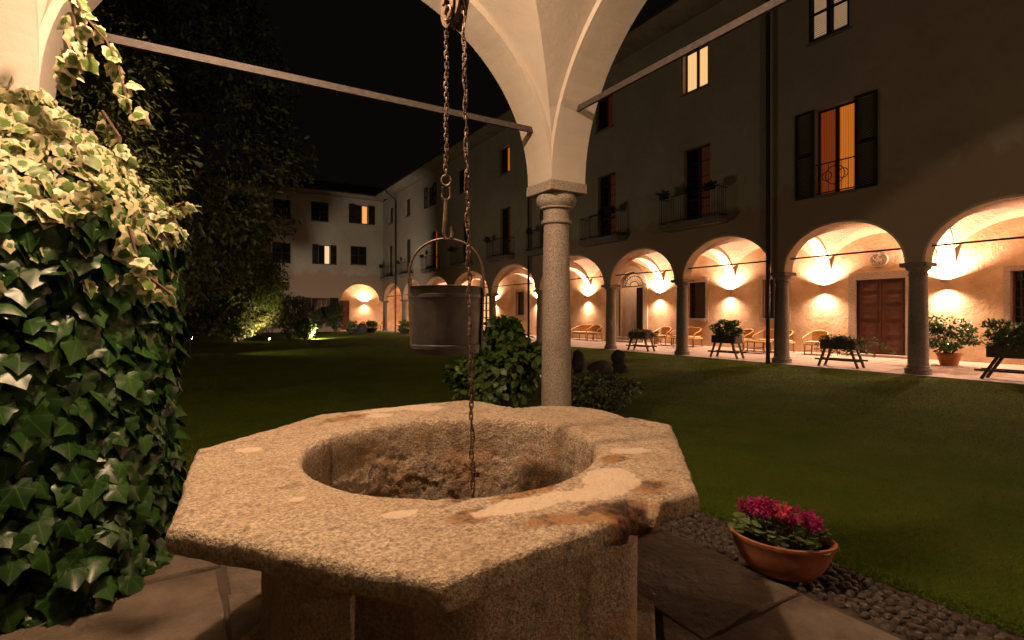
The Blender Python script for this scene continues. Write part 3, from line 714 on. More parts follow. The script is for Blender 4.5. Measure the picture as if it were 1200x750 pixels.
for u0,u1,z0,z1,st,ra in ((5.33,6.45,9.38,10.98,'w:tan:slits',0),(9.98,11.06,9.55,11.05,'w:pale',0),(14.84,15.94,9.6,11.05,'w:dim',0),(19.2,20.3,9.6,11.05,'w:dark',0),(23.4,24.55,9.65,11.15,'w:half',0),(28.9,30.0,9.65,11.15,'w:dark:closed',0),(34.5,35.6,9.7,11.2,'w:dark:open',0),(39.3,40.5,9.7,11.2,'w:half',0),(43.7,44.9,9.75,11.2,'w:dim',0),(.3,1.4,9.4,10.95,'w:dark:closed',0),
    (5.20,6.26,4.92,7.38,'w:orange:open',1),(9.87,11.02,4.82,7.5,'door:dim:mullion',0),(14.66,15.81,4.82,7.6,'door:dim:mullion',0),(19.3,20.4,4.82,7.6,'door:dark',0),(23.3,24.5,4.85,7.65,'door:dim:mullion',0),(28.5,29.6,4.85,7.7,'door:half:mullion',0),(33.8,35.0,4.9,7.75,'door:half:mullion',0),(39.3,40.5,4.9,7.8,'door:dark',0),(43.9,45.0,4.9,7.8,'door:dark',0),(.2,1.3,4.92,7.38,'w:dark:closed',0)):
    HOLES.append((u0,u1,z0,z1)); WIN.append((u0,u1,z0,z1,st,ra))
b=MB(); wall_holes(b,mpM,CY[0],46.6,ZA,ZTOP,HOLES,.24); b.build('upper_wall',mFAC,BLD)
for u0,u1,z0,z1,st,ra in WIN: window(BLD,mpM,u0,u1,z0,z1,st,railing=bool(ra))
BALC=[(9.15,11.75,4.80),(14.0,16.5,4.80),(18.8,21.0,4.80),(22.85,25.3,4.83),(28.0,30.4,4.83),(33.2,35.8,4.88),(38.6,41.2,4.88),(43.2,45.8,4.88)]
for a,c,z in BALC: balcony(BLD,mpM,a,c,z)
# columns
for y in CY:
    r=.215; cx=XFR+.2
    s=MB().lathe([(r*(1.02-.14*(i/8)**2),.24+2.24*i/8) for i in range(9)],cx,y,28).build('column',mGRANITE2,BLD,smooth=60)
    b=MB(); b.lathe([(.285,-.05),(.285,.07),(.275,.09),(.29,.12),(.275,.16),(.235,.18),(.24,.21),(.215,.245)],cx,y,28); b.build('column_base',mGRANITE2,s,smooth=35)
    c=MB(); c.lathe([(.185,2.48),(.215,2.49),(.215,2.52),(.19,2.535),(.195,2.58),(.25,2.63),(.275,2.68),(.275,2.70)],cx,y,28); c.bbox(cx-.30,cx+.30,y-.29,y+.29,2.70,2.799,.008); c.build('capital',mGRANITE2,s,smooth=35)
# back wall of the arcade with its openings, vaults and transverse ribs
SK=.75
def mpB(u,z,w): return (XBK+w,u,z)
BH=[(5.62,7.08,.14,2.68),(2.2,3.12,1.2,2.72),(13.28,14.27,1.35,2.96),(9.56,10.55,1.37,2.9),(28.2,29.2,1.5,3.1)]
PORT=(17.05,18.85)      # arched entrance
b=MB(); wall_holes(b,mpB,-8,PORT[0],-.1,5.2,[h for h in BH if h[0]<15],.3); wall_holes(b,mpB,PORT[1],52,-.1,5.2,[h for h in BH if h[0]>20]+[(33.2,34.6,.14,3.0)],.3)
arch_bay(b,mpB,PORT[0],PORT[1],PORT[0],PORT[1],2.98,.75,5.2,.45,n=24,back=False)
for u in PORT: b.quad(mpB(u,-.1,0),mpB(u,-.1,.45),mpB(u,2.98,.45),mpB(u,2.98,0))
b.build('arcade_back_wall',mBACK,BLD)
mARCHV=mARCHP
for k in range(len(CY)-1):
    a,c=CY[k],CY[k+1]; hw=(c-a)/2; rs=rise_of(c-a)+.10; xm=(XFR+.4+XBK)/2; hx=(XBK-XFR-.4)/2+.01
    for side in range(4):
        v=[];f=[];n=20;m=6
        for i in range(n+1):
            s=-sin(pi/2-pi*i/n)
            for j in range(m+1):
                q=abs(s)+(1-abs(s))*j/m; X,Y=[(s,-q),(q,s),(s,q),(-q,s)][side]
                x=xm+X*hx; y=(a+c)/2+Y*hw+SK*(x-XFR-.2)/(XBK-XFR-.2)
                v.append((x,y,SPR+.01+ell(s,1,rs)))
        for i in range(n):
            for j in range(m): p=i*(m+1)+j; f.append((p,p+m+1,p+m+2,p+1))
        MB().add(v,f).build('vault_web',mBRICK,BLD,smooth=80)
for k,y in enumerate(CY):
    s=MB(); n=24; rs=1.30; x0=XFR+.38; x1=XBK+.02; xm=(x0+x1)/2; hx=(x1-x0)/2; P=[]
    for i in range(n+1):
        t=pi*i/n; x=xm-hx*cos(t); P.append((x,y+SK*(x-XFR-.2)/(XBK-XFR-.2),SPR+rs*sin(t)))
    for i in range(n):
        (xa,ya,za),(xb,yb,zb)=P[i],P[i+1]; w=.21
        s.quad((xa,ya-w,za),(xb,yb-w,zb),(xb,yb+w,zb),(xa,ya+w,za))
        for q in (-w,w): s.quad((xa,ya+q,za),(xb,yb+q,zb),(xb,yb+q,zb+.3),(xa,ya+q,za+.3))
    s.build('transverse_rib',mARCHP,BLD,smooth=40)

# windows and doors in the back wall
for (a,c,z0,z1) in BH[1:]:
    f=MB(); t=.14
    mbox(f,mpB,a-t,a,z0-t,z1+t,-.03,.05); mbox(f,mpB,c,c+t,z0-t,z1+t,-.03,.05); mbox(f,mpB,a,c,z1,z1+t,-.03,.05); mbox(f,mpB,a,c,z0-t,z0,-.05,.05)
    S=f.build('stone_surround',mSTONE,BLD)
    q=MB(); mbox(q,mpB,a,c,z0,z1,.22,.24); q.build('pane',mGLASS,S)
    q=MB(); um=a+(c-a)*.62
    if a<5: um=c
    else: mbox(q,mpB,a+.01,um,z0+.01,z1-.01,.05,.09); q.build('shutter',mSHUT,S)
    q=MB()
    for i in range(1,5): u=a+(c-a)*i/5; q.tube([mpB(u,z0,.12),mpB(u,z1,.12)],.009,5)
    for i in range(1,6): z=z0+(z1-z0)*i/6; q.tube([mpB(a,z,.13),mpB(c,z,.13)],.008,5)
    q.build('iron_grille',mIRON,S)
    q=MB(); 
    for u in (a,c-.05): mbox(q,mpB,u,u+.05,z0,z1,.14,.2)
    q.build('frame',mWOODD,S)
# glazed garden door far along
f=MB(); a,c,z0,z1=33.2,34.6,.14,3.0
mbox(f,mpB,a,a+.08,z0,z1,.1,.2); mbox(f,mpB,c-.08,c,z0,z1,.1,.2); mbox(f,mpB,(a+c)/2-.06,(a+c)/2+.06,z0,z1,.1,.2)
for i in range(6): z=z0+(z1-z0-.06)*i/5; mbox(f,mpB,a+.08,c-.08,z,z+.06,.11,.19)
D=f.build('glazed_door',mFRAME,BLD); q=MB(); mbox(q,mpB,a,c,z0,z1,.205,.22); q.build('pane',mCUR_PALE,D)
# carved double door in a granite surround
a,c,z0,z1=BH[0]; f=MB(); t=.24
mbox(f,mpB,a-t,a,.13,z1+t,-.07,.12); mbox(f,mpB,c,c+t,.13,z1+t,-.07,.12); mbox(f,mpB,a,c,z1,z1+t,-.07,.12); mbox(f,mpB,a-t-.1,c+t+.1,.10,.20,-.34,.12)
S=f.build('stone_surround',mSTONE,BLD)
for k in range(2):
    u0=a+.01+k*(c-a)/2; u1=u0+(c-a)/2-.016; q=MB(); mbox(q,mpB,u0,u1,.20,z1-.005,.08,.13); LEAF=q.build('door',mWOODD,BLD)
    for i,(za,zb) in enumerate(((.30,.72),(.80,1.26),(1.34,1.80),(1.88,2.20),(2.28,2.58))):
        p=MB(); m_=.10; mbox(p,mpB,u0+m_,u1-m_,za,zb,.055,.079)
        cu,cz=(u0+u1)/2,(za+zb)/2; hu,hz=(u1-u0)/2-m_-.05,(zb-za)/2-.05
        p.add([mpB(cu-hu,cz-hz,.055),mpB(cu+hu,cz-hz,.055),mpB(cu+hu,cz+hz,.055),mpB(cu-hu,cz+hz,.055),mpB(cu-hu*.5,cz-hz*.4,.02),mpB(cu+hu*.5,cz-hz*.4,.02),mpB(cu+hu*.5,cz+hz*.4,.02),mpB(cu-hu*.5,cz+hz*.4,.02)],[(0,1,5,4),(1,2,6,5),(2,3,7,6),(3,0,4,7),(4,5,6,7)])
        p.build('carved_panel',mWOODD,LEAF)
    if k: p=MB(); p.tube([mpB(u0+.05,1.28,.08),mpB(u0+.05,1.28,.02),mpB(u0+.05,1.20,.01)],.014,6); p.build('door_handle',mIRON,LEAF)
# round carved medallion above the door
med=thing('medallion','round carved stone medallion on the arcade wall above the double door','medallion',(XBK,6.4,3.32))
q=MB(); v=[];f=[];n=36; pr=[(.0,.05),(.08,.055),(.13,.03),(.17,.045),(.21,.03),(.225,.05),(.26,.05),(.28,0)]
for r_,h in pr:
    for i in range(n): t=2*pi*i/n; hh=h+(.022*sin(5*t+r_*30)*sin(r_*40) if .04<r_<.21 else 0); v.append((XBK-hh-.001,6.4+r_*1.02*cos(t),3.32+r_*.92*sin(t)))
for k in range(len(pr)-1):
    for i in range(n): j=(i+1)%n; f.append((k*n+i,(k+1)*n+i,(k+1)*n+j,k*n+j))
q.add(v,f).build('carved_disc',mSTONE,med,smooth=50)
# arched entrance: surround, vestibule, open door leaf, iron fanlight, steps
a,c=PORT; f=MB(); um=(a+c)/2
for u0,u1 in ((a-.30,a+.0),(c-.0,c+.30)): mbox(f,mpB,u0,u1,.1,2.98,-.04,.10); mbox(f,mpB,u0-.03,u1+.03,2.90,2.98,-.07,.10)
n=22
for i in range(n):
    t0,t1=pi*i/n,pi*(i+1)/n; P=lambda t,e,w:mpB(um-(.9+e)*cos(t),2.98+(.75+e)*sin(t),w)
    f.quad(P(t0,0,-.04),P(t0,.28,-.04),P(t1,.28,-.04),P(t1,0,-.04)); f.quad(P(t0,0,-.04),P(t1,0,-.04),P(t1,0,.1),P(t0,0,.1)); f.quad(P(t0,.28,-.04),P(t0,.28,.02),P(t1,.28,.02),P(t1,.28,-.04))
ENT=f.build('entrance_surround',mARCHP,BLD)
q=MB()
for rr in (.86,.62,.30): q.tube([mpB(um-rr*cos(pi*i/20),2.99+rr*.84*sin(pi*i/20),.25) for i in range(21)],.016,5)
for i in range(13):
    t=pi*(i+.5)/13; q.tube([mpB(um-.3*cos(t),2.99+.25*sin(t),.25),mpB(um-.86*cos(t),2.99+.72*sin(t),.25)],.010,4)
for i in range(7):
    t=pi*(i+.5)/7; cu,cz=um-.74*cos(t),2.99+.62*sin(t); q.tube([mpB(cu+.085*cos(2*pi*j/12),cz+.085*sin(2*pi*j/12),.25) for j in range(12)],.010,4,closed=True)
q.tube([mpB(a,2.98,.25),mpB(c,2.98,.25)],.03,6); q.build('iron_fanlight',mIRON,ENT)
q=MB(); mbox(q,mpB,a-.3,c+.3,.06,.20,-.75,-.0); mbox(q,mpB,a,c,.10,.34,-.35,1.9); q.build('entrance_step',mSTONE,ENT)
q=MB(); # vestibule walls
q.quad(mpB(a-.2,.3,.45),mpB(a-.2,.3,1.9),mpB(a-.2,4,1.9),mpB(a-.2,4,.45)); q.quad(mpB(c+.2,.3,.45),mpB(c+.2,.3,1.9),mpB(c+.2,4,1.9),mpB(c+.2,4,.45)); q.quad(mpB(a-.2,.3,1.9),mpB(c+.2,.3,1.9),mpB(c+.2,4,1.9),mpB(a-.2,4,1.9)); q.quad(mpB(a-.2,3.9,.45),mpB(c+.2,3.9,.45),mpB(c+.2,3.9,1.9),mpB(a-.2,3.9,1.9)); q.build('vestibule_wall',mARCHP,ENT)
q=MB(); mbox(q,mpB,18.0,18.45,.35,2.95,.9,.96); q.build('open_door_leaf',mSHUT,ENT)
q=MB(); mbox(q,mpB,17.05,17.35,1.75,2.45,1.84,1.885); q.build('notice_frame',mSHUT,ENT)
# eaves, gutter, roof, downpipes
mEAVE=M('eave_soffit',(.30,.26,.20),(.22,.185,.14),2,.9)
q=MB(); q.add([(XFR+.3,-7.4,ZTOP-.002),(XFR+.3,45.6,ZTOP-.002),(XFR-1.0,45.6,ZTOP+.25),(XFR-1.0,-7.4,ZTOP+.25)],[(0,1,2,3)]); q.build('eave',mEAVE,BLD)
q=MB(); q.add([(XFR-1.05,-7.4,ZTOP+.27),(XFR-1.05,45.5,ZTOP+.27),(XFR+5,52,ZTOP+2.6),(XFR+5,-7.4,ZTOP+2.6)],[(0,1,2,3)]); q.build('roof',mTILE,BLD)
q=MB(); q.tube([(XFR-1.08,-7.4,ZTOP+.22),(XFR-1.08,45.6,ZTOP+.22)],.075,8); q.build('gutter',mIRON,BLD)
for y in (7.62,21.2,42.6):
    q=MB(); q.tube([(XFR-1.06,y,ZTOP+.18),(XFR-.95,y,ZTOP-.02),(XFR-.25,y,ZTOP-.45),(XFR-.16,y,ZTOP-.75),(XFR-.16,y,.25),(XFR-.16,y,.0)],[.06,.06,.06,.06,.06,.07],10); q.build('downpipe',mIRON,BLD,smooth=40)
q=MB(); q.box(XFR+.41,XBK+6,-7.39,-7.0,0,ZTOP); q.build('end_wall',mFAC,BLD)

# ------------------------------------------------------------------ far wing, across the end of the lawn
FW=thing('far_wing_building','three-storey plastered building wing closing the far end of the lawn behind shrubs','building',(0,46.6,0))
def mpF(u,z,w): return (u,46.6+w,z)
FH=[(4.8,6.2,9.75,11.4,'w:dark'),(7.87,9.35,9.8,11.5,'w:dark:closed'),(11.75,12.9,9.9,11.6,'w:orangex:open'),(4.75,6.2,5.95,7.68,'w:dark:closed'),(8.5,9.5,6.02,7.7,'w:palex:open'),(11.3,12.75,6.1,7.8,'w:dark:slits'),(7.9,9.4,1.2,3.0,'w:dark:open'),(1.4,2.8,9.7,11.4,'w:dark:closed'),(1.4,2.8,5.95,7.7,'w:dark:closed'),(1.4,2.8,1.2,3.0,'w:dark:closed'),(-3,-1.6,9.7,11.4,'w:dark:closed'),(-3,-1.6,5.95,7.7,'w:dark:closed')]
b=MB(); wall_holes(b,mpF,-14,10.39,0,4.7,[h[:4] for h in FH if h[3]<4.7],.24); wall_holes(b,mpF,-14,XFR,4.7,ZTOP,[h[:4] for h in FH if h[2]>4.7],.24); b.build('wall',mFAC,FW)
b=MB(); arch_bay(b,mpF,10.39,XFR,10.45,14.07,SPR,1.53,4.7,.4,n=30)
b.quad(mpF(10.45,0,0),mpF(10.45,0,.4),mpF(10.45,SPR,.4),mpF(10.45,SPR,0)); b.quad(mpF(10.39,0,0),mpF(10.45,0,0),mpF(10.45,SPR,0),mpF(10.39,SPR,0)); b.build('arch_wall',mFAC,FW)
for h in FH: window(FW,mpF,*h[:5])
q=MB(); q.quad((10.2,50.4,0),(18.6,50.4,0),(18.6,50.4,5),(10.2,50.4,5)); q.quad((10.2,47.0,0),(10.2,50.4,0),(10.2,50.4,5),(10.2,47.0,5)); q.build('porch_wall',mBACK,FW)
q=MB(); q.quad((10.2,46.6,4.6),(18.6,46.6,4.6),(18.6,50.4,4.6),(10.2,50.4,4.6)); q.build('porch_ceiling',mARCHP,FW)
q=MB(); q.box(10.2,14.1,46.5,50.4,-.05,.05); q.build('porch_floor',mWALKB,FW)
q=MB(); q.box(10.95,11.05,50.28,50.36,.05,2.9); q.box(12.0,12.1,50.28,50.36,.05,2.9); q.box(11.05,12.0,50.28,50.36,2.8,2.9); DR=q.build('door',mWOODD,FW)
q=MB(); q.box(11.05,12.0,50.31,50.37,.06,2.8); q.build('door_leaf',mWOODD,DR)
q=MB(); q.add([(-14,46.9,ZTOP-.002),(XFR,46.9,ZTOP-.002),(XFR,45.6,ZTOP+.25),(-14,45.6,ZTOP+.25)],[(0,1,2,3)]); q.build('eave',mEAVE,FW)
q=MB(); q.add([(-14,45.55,ZTOP+.27),(XFR-.9,45.55,ZTOP+.27),(XFR+5,52,ZTOP+2.6),(-14,52,ZTOP+2.6)],[(0,1,2,3)]); q.build('roof',mTILE,FW)
q=MB(); q.tube([(-14,45.53,ZTOP+.22),(XFR-1.0,45.53,ZTOP+.22)],.075,8); q.build('gutter',mIRON,FW)

# ------------------------------------------------------------------ wall lamps
mLAMP=M('lamp_shell',(.35,.28,.20),None,1,.6)
UP=lamp_data('wall_lamp_up','SPOT',1150,WARM,shadow_soft_size=.05,spot_size=radians(150),spot_blend=.5)
DN=lamp_data('wall_lamp_down','SPOT',1000,WARM,shadow_soft_size=.05,spot_size=radians(150),spot_blend=.75)
SHELL=MB().lathe([(.03,-.055),(.07,-.045),(.10,.0),(.105,.04),(.095,.04),(.088,.0),(.05,-.03)],-.17,0,20,cap=False).mesh('shade',mLAMP,smooth=40)
bracket_m=MB().box(-.02,.002,-.05,.05,-.06,.06).tube([(-.01,0,-.02),(-.09,0,-.02)],.012,6).mesh('backplate',mLAMP)
def wall_lamp(loc,rz,label,group=None,far=False):
    t=thing('wall_lamp',label,'wall lamp',loc,rz,group)
    inst('shade',SHELL,t); inst('backplate',bracket_m,t)
    u_,d_=UP.copy(),DN.copy(); q_=random.uniform(.75,1.2); u_.energy*=q_; d_.energy*=q_*random.uniform(.7,1.05)
    add_light('uplight',u_,t,(-.17,0,.06),(pi,radians(6),0)); add_light('downlight',d_,t,(-.17,0,-.07),(0,radians(30),0))
LZ=2.50
for k,y in enumerate(CY):
    yy=y+SK
    if y<-3.5 : continue
    lab={-3.4:None,.2:'wall lamp between the grilled window and the wall pier beyond it',3.81:'wall lamp above the potted shrub between the carved door and the grilled window',7.40:'wall lamp between the carved double door and the shuttered window',11.27:'wall lamp midway between the two shuttered arcade windows',15.19:'wall lamp between the arched entrance and the nearer shuttered window'}.get(y,'wall lamp on the arcade wall in the bays beyond the arched entrance')
    if lab is None: lab='wall lamp in the last bay past the grilled window'
    wall_lamp((XBK-.0,yy,LZ),0,lab,None if y<15.5 else 'wall lamps beyond the arched entrance')
wall_lamp((13.6,50.4,2.75),pi/2,'wall lamp beside the brown door in the far wing porch')
# ceiling lamp in the entrance vestibule
vl=thing('ceiling_lamp','small globe ceiling lamp inside the arched entrance vestibule','lamp',(XBK+1.2,17.95,3.9))
MB().lathe([(.05,3.86),(.05,3.899),(.02,3.9)],XBK+1.2,17.95,12).build('ceiling_cup',mIRON,vl)
MB().lathe([(.01,3.70),(.07,3.72),(.09,3.78),(.07,3.84),(.05,3.86)],XBK+1.2,17.95,14).build('globe',mBULB,vl,smooth=True)
add_light('ceiling_lamp_light',lamp_data('ceiling_lamp_light','POINT',40,WARM,shadow_soft_size=.05),vl,(0,0,-.28))
# garden floodlights
mFLOOD=emit('floodlight_lens',(1,.72,.42),60)
def flood(label,x,y,z,aim,energy,spot=None,lens=.05,color=(1,.66,.36)):
    t=thing('garden_floodlight',label,'floodlight',(x,y,0))
    d=(Vector(aim)-Vector((x,y,z))).normalized(); R=d.to_track_quat('Z','Y').to_matrix()
    k=MB(); k.tube([(x,y,-.05),(x,y,z-.03)],.018,8); k.build('stake',mIRON,t)
    c=Vector((x,y,z)); k=MB(); k.tube([c-d*.09,c-d*.07,c,c+d*.05],[lens*.6,lens*1.05,lens*1.1,lens*1.15],12); k.build('housing',mIRON,t)
    k=MB(); k.tube([c+d*.051,c+d*.07,c+d*.09,c+d*.098],[lens*1.1,lens*1.0,lens*.6,lens*.1],12); k.build('lens',mFLOOD,t,smooth=60)
    if spot: D=lamp_data('floodlight_beam','SPOT',energy,color,shadow_soft_size=.05,spot_size=radians(spot),spot_blend=.6)
    else: D=lamp_data('floodlight_beam','POINT',energy,color,shadow_soft_size=.05)
    o=add_light('floodlight_beam',D,t,tuple(c+d*.13-Vector((x,y,0)))); o.rotation_euler=(-d).to_track_quat('Z','Y').to_euler()
flood('small floodlight standing on the lawn past the edge of the ivy',-1.15,20.9,.62,(14,18,8.0),620,104,.045,(1,.78,.52))
flood('floodlight at the lawn edge shining up into the leafy shrub',2.6,29.4,.12,(1.0,31.2,2.6),900,120,.07,(1,.80,.45))
flood('floodlight at the lawn edge shining up at the rounded bush and far wing',5.4,31.6,.12,(9.0,46.6,5),2500,120,.07,(1,.82,.64))
flood('added unseen uplight behind the ivy that brightens the broad-leaved tree',-3.0,9.6,.14,(-4.3,12.5,4.5),2400,118,.06,(1,.75,.42))  # added out of sight to bring out the broad-leaved crown
flood('added unseen uplight behind the ivy that brightens the great dark tree',-3.4,21.4,.14,(-2.0,25.5,8),2600,115,.06,(1,.75,.42))  # another added uplight, out of sight, to lift the dark crown

# ------------------------------------------------------------------ rattan furniture along the arcade wall
mRATTAN=M('honey_rattan',(.62,.34,.10),(.50,.25,.07),14,.45,.3,60,.004,0,.45)
mWEAVE=M('woven_cane',(.48,.25,.08),(.34,.16,.05),60,.6,.6,120,.004)
mCUSH=M('cream_cushion',(.66,.52,.34),(.58,.45,.29),5,.9,.2,40)
mDARKW=M('dark_rattan_legs',(.20,.085,.035),(.13,.055,.025),10,.5)
def rattan_seat(width,label,cat,loc,rz,group):
    """armchair or settee facing -X in its own frame (back towards +X); origin on the floor"""
    t=thing('rattan_settee' if width>.9 else 'rattan_armchair',label,cat,loc,rz,group); h=width/2; dp=.27
    for sx in (-1,1):
        for sy in (-1,1):
            MB().tube([(sx*dp,sy*(h-.03),0),(sx*dp*.98,sy*(h-.05),.40)],.02,8).build('leg',mDARKW,t,local=True)
    f=MB(); f.bbox(-dp-.03,dp+.03,-h,h,.33,.40,.02); f.build('seat_frame',mRATTAN,t,local=True)
    f=MB(); n=max(1,round(width/.6))
    for i in range(n):
        a=-h+.05+(width-.1)*i/n; b=-h+.05+(width-.1)*(i+1)/n; c=MB(); c.bbox(-dp,dp-.04,a+.006,b-.006,.401,.46,.022); c.build('cushion',mCUSH,t,local=True)
    # one continuous hoop: front of one arm, round the back, to the front of the other arm
    P=[(-dp,-h-.01,.40),(-dp-.02,-h-.03,.52),(-dp+.05,-h-.04,.60),(-.02,-h-.03,.66),(.20,-h+.02,.75)]
    m=9
    for i in range(m): s=i/(m-1); P.append((.27+.05*sin(pi*s),(-h+.10)+(width-.2)*s,.80+.03*sin(pi*s)))
    P+=[(x,-y,z) for x,y,z in reversed(P[:5])]
    MB().tube(P,.022,8).build('hoop_rail',mRATTAN,t,smooth=True,local=True)
    b=MB(); n=8
    for i in range(n):
        y0=(-h+.06)+(width-.12)*i/n; y1=(-h+.06)+(width-.12)*(i+1)/n; x0=.25+.05*sin(pi*i/n); x1=.25+.05*sin(pi*(i+1)/n)
        b.add([(x0,y0,.40),(x1,y1,.40),(x1+.02,y1,.80),(x0+.02,y0,.80),(x0+.02,y0,.40),(x1+.02,y1,.40),(x1+.04,y1,.80),(x0+.04,y0,.80)],[(0,1,2,3),(7,6,5,4),(0,4,5,1),(3,2,6,7)])
    b.build('woven_back',mWEAVE,t,smooth=True,local=True)
    for s in (-1,1):
        MB().tube([(-dp,s*(h-.04),.12),(dp,s*(h-.04),.12)],.012,6).build('stretcher',mDARKW,t,local=True)
    return t
def low_table(label,loc,rz):
    t=thing('rattan_table',label,'table',loc,rz)
    MB().bbox(-.24,.24,-.38,.38,.40,.44,.012).build('table_top',mRATTAN,t,local=True)
    for sx in (-1,1):
        for sy in (-1,1): MB().tube([(sx*.21,sy*.34,0),(sx*.20,sy*.33,.40)],.018,8).build('leg',mDARKW,t,local=True)
    MB().bbox(-.2,.2,-.33,.33,.14,.16,.005).build('lower_shelf',mWEAVE,t,local=True)
XS=17.62
def F3(x,y): return (x,y,fz(x)+.003)
rattan_seat(.64,'honey rattan armchair alone beside the carved double door surround','armchair',F3(XS,8.05),.1,'rattan seats')
rattan_seat(1.30,'rattan settee under the shuttered window behind the downpipe column','settee',F3(XS,9.65),0,'rattan seats')
rattan_seat(.64,'rattan armchair between the settee behind the downpipe and the leafy trough planter','armchair',F3(XS-.25,10.75),-.25,'rattan seats')
low_table('low rattan table in front of the settee behind the downpipe column',F3(XS-.75,9.75),0)
rattan_seat(1.30,'rattan settee under the shuttered window nearest the arched entrance','settee',F3(XS,13.75),0,'rattan seats')
rattan_seat(.64,'rattan armchair between the yellow bin and the settee under the window','armchair',F3(XS-.1,15.0),.2,'rattan seats')
low_table('low rattan table in front of the settee nearest the arched entrance',F3(XS-.75,13.3),0)
rattan_seat(1.30,'rattan settee against the wall in the bay past the arched entrance','settee',F3(XS,21.0),0,'rattan seats')
rattan_seat(.64,'rattan armchair beside the entrance steps on their far side','armchair',F3(XS-.15,19.8),.3,'rattan seats')
rattan_seat(.64,'rattan armchair in the second bay past the arched entrance','armchair',F3(XS-.1,24.2),-.2,'rattan seats')
for i,(x,y,r) in enumerate(((17.2,37.8,.3),(17.3,39.2,-.2),(17.3,42.3,.1),(17.2,44.0,-.1),(16.6,48.6,.8),(15.3,49.6,1.3),(13.2,49.4,1.5))):
    rattan_seat(.66,'far rattan armchair by the arcade wall near the corner of the two wings','armchair',(x,y,fz(x)+.003 if i<4 else (.053 if x<14.1 else fz(x)+.003)),r,'far rattan armchairs')

# ------------------------------------------------------------------ pots and planters
mTERRA=M('terracotta',(.38,.15,.072),(.27,.10,.048),7,.8,.3,40,.004)
mSOIL=M('potting_soil',(.02,.014,.01),(.035,.024,.016),30,.95,.8,60,.02)
mTROUGH=M('weathered_trestle_wood',(.055,.04,.03),(.09,.066,.048),9,.75,.3,40,.004)
mBRASS=M('brass_bin',(.55,.36,.08),(.42,.26,.05),6,.3,0,1,0,.8)
mBUSH=leaf_mat('bush_leaf',(.055,.10,.022),(.12,.19,.048),.45,.25)
mBUSH2=leaf_mat('glossy_shrub_leaf',(.035,.075,.018),(.10,.17,.045),.3,.3)
mHERB=leaf_mat('trailing_leaf',(.08,.10,.04),(.14,.16,.07),.6,.25)
mSTEM=M('green_stem',(.06,.07,.03),(.05,.045,.025),20,.8)
mBARK=M('bark',(.055,.038,.025),(.10,.072,.05),9,.9,.6,25,.02)
def leaves_obj(name,mat,parent,P,T,Nn,S,tpl=None,stuff=False):
    V,F,uv=leaf_arrays(tpl or oval_template(),P,T,Nn,S); me=fast_mesh(name,V-np.array(wloc(parent))[None] if parent else V,F,mat,uv)
    o=bpy.data.objects.new(name,me); COL.objects.link(o); o.parent=parent
    if stuff: o['kind']='stuff'
    return o
def clump_points(n,c,r,shell=.55,clumps=14,cr=.42):
    """points gathered into leafy clumps spread through an ellipsoid"""
    cd=rand_dirs(clumps)*(RNG.uniform(.35,1,(clumps,1))**.5)*.82; k=RNG.integers(0,clumps,n)
    d=rand_dirs(n); rad=RNG.uniform(shell,1,(n,1))**.6; p=cd[k]+d*rad*cr*RNG.uniform(.7,1.15,(clumps,1))[k]
    out=norm(d*.8+cd[k]); return np.array(c)[None]+p*np.array(r)[None],out
